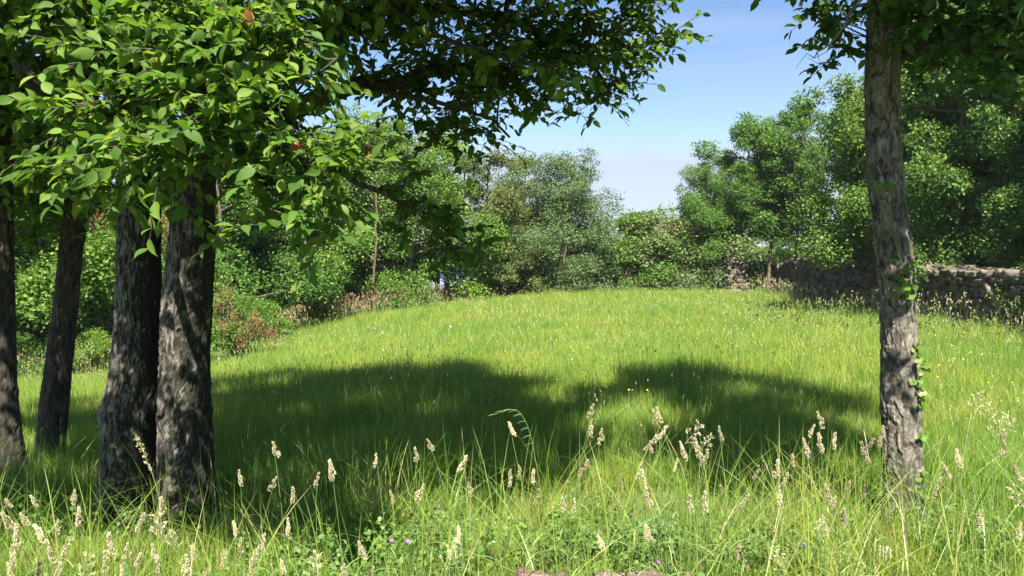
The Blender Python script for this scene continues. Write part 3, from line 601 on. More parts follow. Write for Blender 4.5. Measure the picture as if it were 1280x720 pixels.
V = {
 'oak':   far_tree(101, 8, 2.3, .7, 84, 56000, .105, 'far_leaf', .13, br=.72),
 'oak2':  far_tree(102, 8, 2.5, .6, 78, 56000, .11, 'far_leaf', .14, br=.85, stems=2),
 'tall':  far_tree(103, 9, 1.9, 3.4, 70, 42000, .11, 'far_leaf', .11, br=.65),
 'grey':  far_tree(104, 7.5, 2.2, .6, 130, 84000, .085, 'grey_leaf', .12, br=.78, sprd=.11),
 'olive': far_tree(105, 7.5, 1.9, 1.4, 54, 27000, .09, 'olive_leaf', .10, br=.6),
 'deep':  far_tree(106, 9, 2.6, 1.0, 100, 80000, .10, 'deep_leaf', .15, br=.62, sprd=.10),
 'deep2': far_tree(107, 9, 2.9, 1.4, 100, 80000, .10, 'deep_leaf', .16, br=.68, stems=2, sprd=.10),
 'bush':  far_tree(108, 2.6, 1.3, .15, 32, 17000, .075, 'far_leaf', .035, br=.5, stems=3),
 'bush2': far_tree(109, 2.6, 1.5, .15, 34, 17000, .08, 'grey_leaf', .035, br=.5, stems=3),
 'dbush': far_tree(110, 2.8, 1.5, .15, 34, 18000, .085, 'deep_leaf', .035, br=.55, stems=3),
}
FIRST = {}
def far(kind, px, y, top_py, label, rz, wid=1.0, cat='tree', name='woodland_tree', group='trees around the far edge of the meadow', dx=0):
    x = P(px, 360, y)[0]; zg = g1(x, y) - .1; H = P(px, top_py, y)[2] - zg; me_t, me_f, H0 = V[kind]; s = H / H0
    root = bpy.data.objects.new(name, None); C.objects.link(root); root.location = (x, y, zg); root.rotation_euler = (0, 0, rz); root.scale = (s * wid, s * wid, s)
    root.empty_display_size = .3; tag(root, label, cat, group)
    link('trunk' if cat == 'tree' else 'stems', me_t, root); link('crown' if cat == 'tree' else 'foliage', me_f, root)
    return root
TREES = [
 ('oak', -50, 24, 60, 'broad green tree beyond the leftmost trunk', .3, 1.2), ('oak2', 45, 26, 130, 'green tree seen between the leftmost trunk and the leaning one', 1.2, 1.2),
 ('oak', 125, 25, 150, 'green tree filling the gap left of the joined trunks', 2.2, 1.1), ('deep', 205, 27, 140, 'green tree showing in the slit between the joined trunks', 3.1, 1.1),
 ('oak2', 295, 25, 175, 'dark green tree just right of the joined trunks above the red-plumed bush', 4.0, 1.0), ('deep', 345, 28, 170, 'shady tree with a pale upright stem behind the red-plumed bush', 5.0, 1.0),
 ('oak', 395, 29, 165, 'green tree behind the low front leaves of the left crown', .9, 1.0), ('deep2', 430, 33, 170, 'dark tree deep in the wood left of the highest treetop', 1.9, .9),
 ('grey', 458, 33, 143, 'pale tree whose top stands highest against the sky at the left', 2.6, 1.05), ('oak', 505, 32, 160, 'green tree behind the low dark hanging branch', 3.3, 1.0),
 ('oak2', 550, 34, 172, 'bright layered green tree right of the low dark branch', 5.5, .9), ('olive', 605, 36, 183, 'thin olive-coloured tree with sky showing through its crown', .4, 1.15),
 ('olive', 645, 38, 188, 'yellowish open-crowned tree touching the round grey-green one', 2.0, 1.05), ('grey', 706, 36, 190, 'round grey-green tree standing clear against the sky in the centre', 4.4, 1.12),
 ('grey', 632, 40, 222, 'grey-green tree behind the two thin olive ones', 2.7, 1.1), ('grey', 672, 37, 258, 'low grey-green tree at the left foot of the round one', 1.1, 1.2), ('oak', 738, 39, 285, 'low green tree at the right foot of the round one', 3.7, 1.2),
 ('oak2', 873, 39, 212, 'leafy tree forming the left shoulder of the right-hand group', .7, .78), ('tall', 938, 39.3, 150, 'slender tree with a thin bare stem, left one of two', 1.5, 1.1),
 ('tall', 960, 38.6, 165, 'slender tree with a darker bare stem, right one of two', 4.2, 1.0), ('tall', 992, 38, 130, 'tall light green tree topping the right-hand group', 2.9, .85),
 ('oak', 905, 43, 205, 'green tree behind the broken stone pillar', 5.1, .85), ('oak2', 968, 50, 262, 'distant low green tree filling the gap between the bare stems and the wall', 3.3, 1.3), ('deep', 1082, 31, 95, 'dark tree left of the lone trunk, above the far wall', .2, .72),
 ('deep2', 1118, 34, 60, 'tall dark tree directly behind the lone trunk', 1.7, .75), ('deep', 1135, 24, -10, 'big dark tree above the wall just right of the lone trunk', 2.8, .95),
 ('deep2', 1205, 21.5, -40, 'spreading tree with sunlit boughs over the wall', 3.9, .85), ('deep', 1275, 19.5, -40, 'dark tree over the wall at the right edge of the view', 5.2, .9),
 ('deep2', 1345, 22, -60, 'dark tree just outside the right edge, reaching in over the wall', .5, .9), ('deep', 1396, 16.5, -60, 'dark tree beyond the right edge of the view, shading the wall', 1.6, .9), ('deep2', 1600, 12.8, -200, 'nearest dark tree out of view at the right, shading the wall', 2.3, .8),
 ('deep', 1165, 29, 30, 'dark tree in the second row above the wall', 1.0, 1.0),
 ('deep2', 1245, 28, 10, 'dark tree in the second row near the right edge', 2.1, 1.0),
]
for t in TREES: far(t[0], t[1], t[2], t[3], t[4], t[5], t[6])
BUSH = [
 ('dbush', 1262, 17.8, 308, 'low shrub spilling over the wall top towards the right edge'), ('dbush', 1212, 19.6, 308, 'low shrub spilling over the wall top right of the lone trunk'), ('dbush', 1320, 15.6, 300, 'low shrub on the wall top at the edge of the view'),

 ('bush', 15, 22, 385, 'bright bush by the leftmost trunk'), ('dbush', 75, 22.5, 375, 'dark bush behind the leaning trunk'), ('bush', 120, 21.5, 380, 'sunlit bush left of the joined trunks'),
 ('dbush', 170, 23, 360, 'bush hidden behind the joined trunks'), ('bush', 330, 23.5, 345, 'green bush right of the red-plumed bush'), ('dbush', 365, 25.5, 340, 'dark bush at the bend of the meadow edge'),
 ('bush', 405, 27.5, 325, 'bush under the leftmost hanging leaves'), ('dbush', 440, 29.5, 315, 'dark bush at the edge below the highest treetop'), ('bush', 480, 31, 310, 'bush with a pale stem behind it'),
 ('dbush', 515, 32.5, 315, 'dark bush below the low hanging branch'), ('dbush', 560, 34, 320, 'dark bush below the bright layered tree'), ('bush2', 605, 35.5, 315, 'grey-green bush below the thin olive tree'),
 ('bush2', 645, 36, 310, 'grey-green bush left of the round tree'), ('bush', 700, 36.5, 320, 'bush beneath the round grey-green tree'), ('bush', 745, 38, 300, 'bush at the right foot of the round tree'),
 ('bush', 775, 38.5, 277, 'pointed bush left of the centre gap of sky'), ('bush2', 845, 39, 290, 'bush at the foot of the right-hand group'), ('bush', 858, 40, 300, 'green bush left of the broken stone pillar'),
 ('bush', 800, 40, 284, 'bush in the middle of the low hedge line'), ('bush', 860, 41, 262, 'light bush against the sky beside the right-hand group'), 
 ('bush', 990, 44, 298, 'sunlit bush on the bank behind the far wall'), ('bush', 1066, 37, 290, 'sunlit bush over the wall left of the lone trunk'), ('dbush', 1090, 29, 290, 'dark bush on the bank behind the lone trunk'),
 ('dbush', 1160, 22, 280, 'shaded bush above the wall, right of the lone trunk'), ('dbush', 1220, 19.5, 285, 'shaded bush above the wall near the right edge'), ('dbush', 1290, 18, 280, 'shaded bush above the wall at the right edge'),
]
for n_, (k_, px, y, tp, lb) in enumerate(BUSH):
    if px < 620: tp += 36
    far(k_, px, y, tp, lb, n_ * 1.3, 1.25 if px < 900 else .85 if 'wall top' in lb else 1.0, cat='bush', name='leafy_bush', group='bushes along the far edge of the meadow')
# bush with brownish young tips in the hedge line
r0 = far('bush2', 822, 38.5, 268, 'bush with reddish-brown tips in the low hedge line', 2.2, 1.2, cat='bush', name='leafy_bush', group='bushes along the far edge of the meadow')
rng = np.random.default_rng(77)
mp_ = MB(); n_ = 300; a = rng.uniform(0, 6.28, n_); q = rng.uniform(0, 1, n_) ** .5
pp = np.stack([1.2 * q * np.cos(a), 1.2 * q * np.sin(a), 1.2 + 1.35 * np.sqrt(1 - .7 * q * q) * rng.uniform(.75, 1.05, n_)], -1)
leaves(mp_, pp, rng.normal(size=(n_, 3)) + [0, 0, .8], rdir(rng, n_), rng.uniform(.06, .12, n_), .4, 'far'); tag(link('reddish_tips', mp_.mesh('reddish_tips', M['redtip']), r0), kind='stuff')
# red-plumed smoke bushes
def plume_bush(px, y, top, label, spots):
    r = far('bush', px, y, top, label, .8, .95, cat='bush', name='smoke_bush', group='smoke bushes with reddish plumes')
    s = r.scale[2]; mp_ = MB(); loc = np.array(r.location); rz = -.8
    for (sx_, sy_, rad) in spots:
        c = (P(sx_, sy_, y - .9) - loc); c = np.array([c[0] * math.cos(rz) - c[1] * math.sin(rz), c[0] * math.sin(rz) + c[1] * math.cos(rz), c[2]]) / np.array(r.scale)
        nn_ = int(230 * rad / .4); o = rng.normal(size=(nn_, 3)) * rad * np.array([.45, .45, .55]); cc = c + o
        cc[:, 2] += rad * .2
        leaves(mp_, cc, o + [0, 0, .3], rdir(rng, nn_), rng.uniform(.04, .08, nn_), .22, 'far')
    link('plumes', mp_.mesh('plumes', M['plume']), r)
plume_bush(290, 19.5, 372, 'bush with salmon-red feathery plumes right of the joined trunks', [(283, 368, .34), (276, 385, .3), (292, 400, .34), (305, 415, .3), (325, 412, .34), (300, 430, .26), (340, 420, .26), (278, 410, .25), (318, 400, .25)])
plume_bush(118, 24, 262, 'tall bush with salmon-red plumes behind the leaning trunk', [(112, 280, .5), (128, 285, .45), (120, 300, .4), (132, 318, .3), (205, 292, .35), (212, 318, .3), (108, 264, .35), (206, 300, .3)])
# slim bare stems in the wood
for (px, y, tp, lb) in [(462, 30, 230, 'thin pale sapling stem standing in the shade of the wood'), (372, 26, 250, 'dark slim stem among the bushes left of the hanging leaves'), (700, 35, 240, 'slim grey stem under the round tree')]:
    b = np.array([P(px, 360, y)[0], y, 0]); b[2] = g1(b[0], y) - .1; t_ = P(px + 10, tp, y); m_ = MB()
    limb(m_, [b - b, (t_ - b) * .5 + [.1, 0, 0], t_ - b], .06, .03, rng, .03)
    tag(link('sapling', m_.mesh('sapling', M['bark_far'], attr='plate'), None, b), lb, 'sapling')

# ------------------------------------------------------------------ dry stone wall
def stone(mb, c, size, rng, yaw):
    # rounded, lumpy block from a subdivided cube
    n = 4; g = np.linspace(-1, 1, n); vs, fs = [], []
    for ax in range(3):
        for sg in (-1, 1):
            a, b = np.meshgrid(g, g); q = np.zeros((n * n, 3)); q[:, ax] = sg; q[:, (ax + 1) % 3] = a.ravel(); q[:, (ax + 2) % 3] = b.ravel()
            i = (np.arange(n - 1)[:, None] * n + np.arange(n - 1)).ravel(); off = len(vs) * n * n
            f = np.concatenate([np.c_[i, i + 1, i + n + 1], np.c_[i, i + n + 1, i + n]]); f = f if sg > 0 else f[:, ::-1]
            vs.append(q); fs.append(f + off)
    v = np.concatenate(vs); l4 = (np.abs(v) ** 12).sum(1, keepdims=True) ** (1 / 12); v = v / l4
    ph = rng.uniform(0, 6, 3); fr = rng.uniform(1.5, 4.2, (3, 3))
    d = sum(np.sin(v @ fr[k] + ph[k]) for k in range(3))[:, None] * .15
    v = v * (1 + d) * (np.array(size) / 2)
    tilt = rng.normal() * .13; ca, sa = math.cos(tilt), math.sin(tilt)
    v = np.stack([v[:, 0] * ca - v[:, 2] * sa, v[:, 1], v[:, 0] * sa + v[:, 2] * ca], -1)
    ca, sa = math.cos(yaw), math.sin(yaw)
    v = np.stack([v[:, 0] * ca - v[:, 1] * sa, v[:, 0] * sa + v[:, 1] * ca, v[:, 2]], -1)
    # weld by rounding so each stone is one island
    vv = v + c; key = np.round(vv, 4); uq, inv = np.unique(key, axis=0, return_inverse=True)
    mb.add(uq, inv.reshape(-1)[np.concatenate(fs)])
def stone_wall(pts_y, top_rows, name, label, seed, thick=.55):
    rng = np.random.default_rng(seed); ms, mc = MB(), MB()
    y0, y1 = pts_y; yy = np.arange(y0, y1, .1); xx = np.interp(yy, wall_y, wall_x)
    s = np.r_[0, np.cumsum(np.hypot(np.diff(xx), np.diff(yy)))]; L_ = s[-1]
    def at(d):
        y = np.interp(d, s, yy); x = np.interp(y, wall_y, wall_x); i = np.searchsorted(s, d); i = min(max(i, 1), len(s) - 1)
        return x, y, math.atan2(yy[i] - yy[i - 1], xx[i] - xx[i - 1])
    def top(y): return np.interp(y, [r[0] for r in top_rows], [r[1] for r in top_rows]) + .10 * (fbm(np.array([y * 1.1]), np.array([0.]), seed=seed)[0] - .5) * 2
    # core
    cv = []
    for d in np.arange(0, L_, .3):
        x, y, a = at(d); zg = g1(x - .5, y) - .15; zt = top(y) - .14; nx_, ny_ = math.sin(a), -math.cos(a)
        for w, z in ((.16, zg), (.16, zt), (-.3, zt), (-.3, zg)): cv.append((x - nx_ * 0 + nx_ * (w - .0) * -1, y + ny_ * w * -1, z))
    cv = np.array(cv); m_ = len(cv) // 4; fs = []
    for i in range(m_ - 1):
        for k in range(4):
            a0, b0 = i * 4 + k, i * 4 + (k + 1) % 4; fs += [[a0, b0, b0 + 4], [a0, b0 + 4, a0 + 4]]
    fs += [[0, 1, 2], [0, 2, 3], [len(cv) - 4, len(cv) - 2, len(cv) - 3], [len(cv) - 4, len(cv) - 1, len(cv) - 2]]
    mc.add(cv, fs)
    base = np.array([*at(0)[:2], 0]); base[2] = g1(base[0] - .5, base[1])
    zlev = -0.6 * 1.0; course = 0
    while zlev < 2.2:
        h = rng.uniform(.09, .19); d = rng.uniform(0, .3)
        while d < L_:
            w = rng.uniform(.13, .42); x, y, a = at(min(d + w / 2, L_)); zg = g1(x - .5, y) - .1; zt = top(y)
            if zlev + h > zg and zlev + h * .4 < zt:
                nx_, ny_ = math.sin(a), -math.cos(a)
                side = -1 if nx_ > 0 else 1
                off = .22 + rng.uniform(-.07, .06)
                hh = h * rng.uniform(.75, 1.3)
                istop = zlev + h * 1.3 > zt
                stone(ms, np.array([x + nx_ * side * off * 1.0, y + ny_ * side * off, zlev + h / 2 + rng.normal() * .012]), (w * .97, rng.uniform(.24, .34), hh * (1.15 if istop else 1)), rng, a)
                if istop:
                    for _ in range(2): stone(ms, np.array([x + rng.uniform(-.1, .35), y + rng.uniform(-.15, .15), min(zt, zlev + h) + rng.uniform(-.08, .05)]), (rng.uniform(.2, .42), rng.uniform(.2, .35), rng.uniform(.1, .2)), rng, a + rng.normal() * .4)
            d += w
        zlev += h * .95
    for m in (ms, mc): shift(m, -base)
    T = empty(name, base, label, 'stone wall')
    link('facing_stones', ms.mesh('facing_stones', M['stone'], smooth=False), T); link('rubble_core', mc.mesh('rubble_core', M['rubble'], smooth=False), T)
stone_wall((5, 39.6), [(5, 1.2), (16, 1.12), (21, 1.15), (26, 1.22), (31, 1.35), (36, 1.1), (40, .85)], 'stone_wall', 'long dry stone wall of rough brown stones along the right side of the meadow', 9)
# broken pillar of stones
ms = MB(); rng = np.random.default_rng(14); cx, cy = P(917, 360, 37.5)[0], 37.5; zg = g1(cx, cy)
zl = zg - .1; topz = P(915, 326, 37.5)[2]
while zl < topz:
    t = (zl - zg) / (topz - zg); wd = 1.15 * (1 - .5 * max(0, t)); h = rng.uniform(.14, .24); x = -wd / 2
    while x < wd / 2:
        w = rng.uniform(.2, .42)
        for dy in (-.25, .1): stone(ms, np.array([x + w / 2 - .12 * t, dy + rng.normal() * .03, zl + h / 2 - zg]), (w, .36, h * 1.05), rng, rng.normal() * .1)
        x += w * .92
    zl += h * .93
for k_ in range(9): stone(ms, np.array([rng.uniform(-1, 1.3), rng.uniform(-.6, .2), rng.uniform(.0, .15)]), (.35, .3, .22), rng, rng.uniform(0, 3))
tag(link('stone_pillar', ms.mesh('stone_pillar', M['stone']), None, (cx, cy, zg)), 'broken pillar of piled pale stones left of the two bare stems', 'stone pillar')

# ------------------------------------------------------------------ foreground rocks
rng = np.random.default_rng(61)
for (px, py, w, h, mt_, lb) in [(878, 712, .30, .16, 'rock', 'rust-red rock in the grass at the bottom, rightmost of the three brown rocks'), (798, 708, .34, .16, 'rock', 'brown flat rock in the grass between two other rocks'),
                               (674, 700, .20, .20, 'rock', 'pale brown upright rock in the grass, leftmost of the three brown rocks'), (1105, 682, .07, .08, 'whiterock', 'small white stone in the grass near the lone trunk')]:
    y = 3.0 if mt_ == 'rock' else 3.9
    q = P(px, py, y); z0 = g1(q[0], y); ms = MB()
    stone(ms, np.array([0, 0, 0.]), (w, w * .8, max(.10, (q[2] - z0) * .72 + h * .5)), rng, rng.uniform(-.3, .3))
    hh = max(.10, (q[2] - z0) * .72 + h * .5)
    tag(link('rock', ms.mesh('rock', M[mt_]), None, (q[0], y, z0 + hh * .30)), lb, 'rock', 'rocks lying in the foreground grass' if mt_ == 'rock' else None)

# ------------------------------------------------------------------ grass
def blades(mb, rng, x, y, h, w, segs, lean, zoff=-.02, arch=.5):
    N = len(x); z = G(x, y) + zoff
    a = rng.uniform(0, 6.28, N); f = np.stack([np.cos(a), np.sin(a)], -1)                    # blade face direction
    la = rng.uniform(0, 6.28, N); ld = np.stack([np.cos(la), np.sin(la)], -1) * (np.abs(rng.normal(size=N)) * lean)[:, None]
    ts = np.linspace(0, 1, segs + 1); V_ = []
    for k, t in enumerate(ts):
        hz_ = (ld * (arch * t * t + (1 - arch) * t)[None] if np.ndim(t) else ld * (arch * t * t + (1 - arch) * t)) * h[:, None]
        zz = z + h * (t - .22 * t * t * np.minimum(1.6, np.linalg.norm(ld, axis=1)) )
        ww = w * (1 - t) ** .6 * .5 if k < segs else 0 * w
        if k < segs:
            for sg in (-1, 1): V_.append(np.stack([x + hz_[:, 0] + sg * f[:, 0] * ww, y + hz_[:, 1] + sg * f[:, 1] * ww, zz], -1))
        else: V_.append(np.stack([x + hz_[:, 0], y + hz_[:, 1], zz], -1))
    nv = len(V_); v = np.stack(V_, 1); F = []
    for k in range(segs - 1): F += [[2 * k, 2 * k + 1, 2 * k + 3], [2 * k, 2 * k + 3, 2 * k + 2]]
    F += [[2 * segs - 2, 2 * segs - 1, 2 * segs]]
    F = np.array(F)[None] + (np.arange(N) * nv)[:, None, None]
    mb.add(v.reshape(-1, 3), F.reshape(-1, 3))
def scatter(rng, N, y0, y1, half=.86, pad=1.2, power=0.0):
    """points in the wedge of view and a margin beside it, depth density ~ 1/y^power per unit area"""
    u = rng.uniform(0, 1, N * 2)
    k = 2 - power
    y = (y0 ** k + u * (y1 ** k - y0 ** k)) ** (1 / k) if abs(k) > 1e-6 else y0 * (y1 / y0) ** u
    x = rng.uniform(-1, 1, N * 2) * (half * y + pad)
    keep = x < np.interp(y, wall_y, wall_x) - .35
    x, y = x[keep][:N], y[keep][:N]
    return x, y
rng = np.random.default_rng(99)
def inner(x, y):   # inside the mown / open meadow (1) or past its edge (0)
    ey = np.interp(x, [-30, -13, -8, -6.7, -2.8, 0, 9, 16], [20, 19.5, 21.5, 26.5, 33.5, 36.5, 39, 41])
    return y < ey + 3
# near grass
mb = MB(); x, y = scatter(rng, 175000, 2.1, 10.5, .82, .6, 1.25)
cl = fbm(x * 1.7, y * 1.7, seed=40, o=3)
rockz = np.exp(-((x - .55) / .65) ** 2 - ((y - 3.0) / .3) ** 2)          # thinner, shorter sward round the rocks
bx = np.exp(-((x - .5) / 1.5) ** 2)
h = (.16 + .28 * sst((cl - .3) / .4)) * rng.uniform(.55, 1.25, len(x)) * (1 - .6 * rockz) * np.where(y < 4.2, 1 - .35 * bx, 1)
h *= 1 - .62 * np.exp(-((x + 2.3) / .75) ** 2 - ((y - 4.35) / .5) ** 2) - .5 * np.exp(-((x - 2.4) / .35) ** 2 - ((y - 4.3) / .35) ** 2)
h *= np.where(y > 4.4, .62, 1) * np.where(x > 2.2, 1.1, .82)
keep = (rng.uniform(0, 1, len(x)) > rockz * .85)
blades(mb, rng, x[keep], y[keep], h[keep], rng.uniform(.003, .0065, keep.sum()), 3, .45)
# long arching leaves in front
x, y = scatter(rng, 7000, 2.5, 5.4, .82, .3, .5); k_ = (rng.uniform(0, 1, len(x)) > .8 * np.exp(-((x + 2.2) / .7) ** 2 - ((y - 4.3) / .6) ** 2)) & (rng.uniform(0, 1, len(x)) < .25 + .75 * sst((fbm(x * 1.2, y * 1.2, seed=70, o=2) - .4) / .2)) & (rng.uniform(0, 1, len(x)) > .75 * np.exp(-((x - .5) / .9) ** 2))
x, y = x[k_], y[k_]
blades(mb, rng, x, y, rng.uniform(.4, .78, len(x)), rng.uniform(.004, .008, len(x)), 6, .75, arch=.85)
go = link('meadow_grass', mb.mesh('near_grass', M['neargrass'])); tag(go, 'tall green grass in the foreground', 'grass', kind='stuff')
# field
mb = MB()
x, y = scatter(rng, 330000, 5.2, 20, .86, 1.0, 1.5); cl = fbm(x * .9, y * .9, seed=50, o=3)
blades(mb, rng, x, y, (.2 + .18 * cl) * rng.uniform(.6, 1.25, len(x)), rng.uniform(.005, .010, len(x)) * np.sqrt(y / 9), 2, .42)
x, y = scatter(rng, 330000, 18, 46, .86, 2.0, 1.5); k_ = inner(x, y); x, y = x[k_], y[k_]; cl = fbm(x * .6, y * .6, seed=51, o=3)
blades(mb, rng, x, y, (.2 + .2 * cl) * rng.uniform(.6, 1.25, len(x)), rng.uniform(.012, .024, len(x)) * np.sqrt(y / 22), 1, .35)
tx, ty = scatter(rng, 420, 6.5, 34, .86, 1, .9); k_ = inner(tx, ty); tx, ty = tx[k_], ty[k_]
K_ = 38; x = np.repeat(tx, K_) + rng.normal(size=len(tx) * K_) * .10; y = np.repeat(ty, K_) + rng.normal(size=len(tx) * K_) * .10
blades(mb, rng, x, y, rng.uniform(.3, .62, len(x)), rng.uniform(.005, .009, len(x)) * np.sqrt(y / 7), 2, .55)
tag(link('field_grass', mb.mesh('field_grass', M['grass'])), 'bright green meadow grass out to the far edge', 'grass', kind='stuff')
# rough grass on the bank above the wall and below the wood
mb = MB(); x = rng.uniform(11.8, 34, 90000); y = rng.uniform(4, 58, 90000); k_ = x > np.interp(y, wall_y, wall_x) + .3; x, y = x[k_], y[k_]
blades(mb, rng, x, y, rng.uniform(.15, .5, len(x)), rng.uniform(.012, .03, len(x)), 1, .5)
x, y = scatter(rng, 60000, 17, 50, .9, 3, .8); k_ = ~((y < np.interp(x, [-30, -13, -8, -6.7, -2.8, 0, 9, 16], [20, 19.5, 21.5, 26.5, 33.5, 36.5, 39, 41]) + 1)); x, y = x[k_], y[k_]
blades(mb, rng, x, y, rng.uniform(.2, .6, len(x)), rng.uniform(.015, .03, len(x)), 1, .5)
tag(link('rough_grass', mb.mesh('rough_grass', M['grass'])), 'rough grass on the bank above the wall and under the wood', 'grass', kind='stuff')

# distant flowering grass stalks: thin stem with a small plume, uncountable
def stalks(name, label, x, y, hmin, hmax, sw, hw, hl, seed, mat='farseed', lean=.18):
    rng = np.random.default_rng(seed); N = len(x); z = G(x, y); h = rng.uniform(hmin, hmax, N); ms, mh = MB(), MB()
    la = rng.uniform(0, 6.28, N); l_ = np.abs(rng.normal(size=N)) * lean * h; tip = np.stack([x + np.cos(la) * l_, y + np.sin(la) * l_, z + h], -1)
    b = np.stack([x, y, z], -1); a = rng.uniform(0, 3.14, N); s = np.stack([np.cos(a), np.sin(a), 0 * a], -1) * sw[:, None] / 2
    mb = MB(); mb.add(np.stack([b - s, b + s, tip], 1).reshape(-1, 3), np.arange(3 * N).reshape(-1, 3))
    k = 3; pos = np.repeat(tip, k, 0) - np.array([0, 0, 1]) * (np.tile(np.arange(k), N) * np.repeat(hl, k) * .33)[:, None] + rng.normal(size=(N * k, 3)) * np.repeat(hw, k)[:, None] * .35
    mh = MB(); leaves(mh, pos, rng.normal(size=(N * k, 3)) * .3 + [0, 0, 1], rdir(rng, N * k), np.repeat(hl, k) * .6, .3, 'far')
    st = link(name, mb.mesh(name + '_stem', M['greenstem'])); tag(st, label, 'grass', kind='stuff')
    hd = link('seed_heads', mh.mesh('seed_heads', M[mat]), st); tag(hd, kind='stuff')
x, y = scatter(rng, 12000, 5.5, 38, .86, 1, .9); k_ = inner(x, y) & (rng.uniform(0, 1, len(x)) < sst((fbm(x * .35, y * .35, seed=80, o=3) - .2) / .5)); x, y = x[k_], y[k_]
stalks('flowering_grass', 'fine straw-coloured flowering grass scattered over the meadow', x, y, .35, .6, .0025 * np.sqrt(y / 5), .008 * np.sqrt(y / 8), .038 * np.sqrt(y / 8), 3)
ex = rng.uniform(-17, 15, 9000); ey = np.interp(ex, [-30, -13, -8, -6.7, -2.8, 0, 9, 16], [20, 19.5, 21.5, 26.5, 33.5, 36.5, 39, 41]) + rng.normal(size=len(ex)) * .7
k_ = (ex < np.interp(ey, wall_y, wall_x) - .4) & (rng.uniform(0, 1, len(ex)) < .12 + .88 * sst((ex + 11) / 6)); ex, ey = ex[k_], ey[k_]
stalks('edge_grass', 'tall pale seeding grass along the far edge of the meadow', ex, ey, .45, 1.05, np.full(len(ex), .012), np.full(len(ex), .05), np.full(len(ex), .13), 4, mat='edgeseed')
wy = rng.uniform(8, 38, 900); wx = np.interp(wy, wall_y, wall_x) - .4 - np.abs(rng.normal(size=900)) * .8
stalks('wall_foot_grass', 'tall seeding grass and weeds at the foot of the stone wall', wx, wy, .4, .9, .008 * np.sqrt(wy / 16), .03 * np.sqrt(wy / 16), .08 * np.sqrt(wy / 16), 5)

# low herbs among the front grass
mb = MB(); x, y = scatter(rng, 6500, 2.4, 4.6, .8, .3, .6); w_ = (1 - .8 * np.exp(-((x - .45) / .6) ** 2 - ((y - 2.9) / .35) ** 2)) * sst((fbm(x * 1.6, y * 1.6, seed=90, o=2) - .42) / .15) * (.25 + np.exp(-((x - .7) / 1.3) ** 2)); k_ = rng.uniform(0, 1, len(x)) < w_; x, y = x[k_], y[k_]
z = G(x, y) + rng.uniform(.04, .24, len(x)); n_ = len(x); K_ = 9
pos = np.repeat(np.stack([x, y, z], -1), K_, 0) + rng.normal(size=(n_ * K_, 3)) * .028
leaves(mb, pos, rng.normal(size=(n_ * K_, 3)) + [0, 0, .35], np.array([0, -.2, 1.]) + rng.normal(size=(n_ * K_, 3)) * .4, rng.uniform(.014, .034, n_ * K_), .5)
tag(link('low_herbs', mb.mesh('low_herbs', M['herb'])), 'low leafy herbs and clover between the front grass', 'ground cover', kind='stuff')

# ------------------------------------------------------------------ foreground seed heads (individual plants)
def head_mesh(seed, n_cl, mat, length=.075):
    rng = np.random.default_rng(seed); mh = MB()
    for k in range(n_cl):
        t = k / max(1, n_cl - 1); side = rng.uniform(0, 6.28); r = .0135 * (1 - .5 * t) * rng.uniform(.8, 1.15)
        off = (.014 * (1 - t)) * rng.uniform(.4, 1.3); c = np.array([math.cos(side) * off, math.sin(side) * off, -length * (1 - t)])
        m_ = int(52 * (1 - .4 * t)); o = rdir(rng, m_); p = c + o * r * np.array([.55, .55, 1.2])
        leaves(mh, p, o * .6 + [0, 0, .9] + rng.normal(size=(m_, 3)) * .15, rdir(rng, m_), rng.uniform(.007, .011, m_), .36, 'far')
        leaves(mh, p, o * .6 + [0, 0, .9] + rng.normal(size=(m_, 3)) * .15, rdir(rng, m_), rng.uniform(.005, .008, m_), .3, 'far')
    return mh.mesh('seed_head_%d' % seed, M[mat], smooth=False)
def spike_mesh(seed):
    rng = np.random.default_rng(seed); mh = MB(); m_ = 150; t = rng.uniform(0, 1, m_); a = rng.uniform(0, 6.28, m_); r = .0042 * np.sin(math.pi * np.clip(t * .9 + .08, 0, 1)) ** .5
    p = np.stack([np.cos(a) * r, np.sin(a) * r, -.075 * (1 - t)], -1)
    leaves(mh, p, np.stack([np.cos(a) * .4, np.sin(a) * .4, 1 + 0 * a], -1), rdir(rng, m_), .009, .25, 'far'); return mh.mesh('spike', M['seed'], smooth=False)
def stem_mesh(seed, bend, h=.8):
    rng = np.random.default_rng(seed); ms = MB(); t = np.linspace(0, 1, 9)
    p = np.stack([bend * t ** 2 - bend, 0 * t + .0, h * (t - 1)], -1); p[:, 1] += .01 * np.sin(t * 5 + seed)
    p[-1] = 0; tube(ms, p, np.linspace(.0016, .0009, 9), 4)
    k = 2; b = p[[2, 4]]                                     # leaf blades on the stem
    for j, q in enumerate(b):
        d = np.array([math.cos(seed + j * 2.6), math.sin(seed + j * 2.6), .0]); n = 6; tt = np.linspace(0, 1, n)[:, None]
        c = q + d * .17 * tt + np.array([0, 0, 1]) * (.12 * tt - .13 * tt ** 2); s = np.array([-d[1], d[0], 0]) * .0028 * (1 - tt ** 2)
        v = np.concatenate([c - s, c + s]); i = np.arange(n - 1); ms.add(v, np.concatenate([np.c_[i, i + 1, i + 1 + n], np.c_[i, i + 1 + n, i + n]]))
    return ms.mesh('stem', M['greenstem'])
HEADS = [head_mesh(200 + k, 4 + k % 4, 'seed', .055 + .006 * (k % 3)) for k in range(7)]; PINKS = [head_mesh(220 + k, 3 + k % 3, 'pinkseed') for k in range(4)]; SPK = [spike_mesh(240 + k) for k in range(2)]
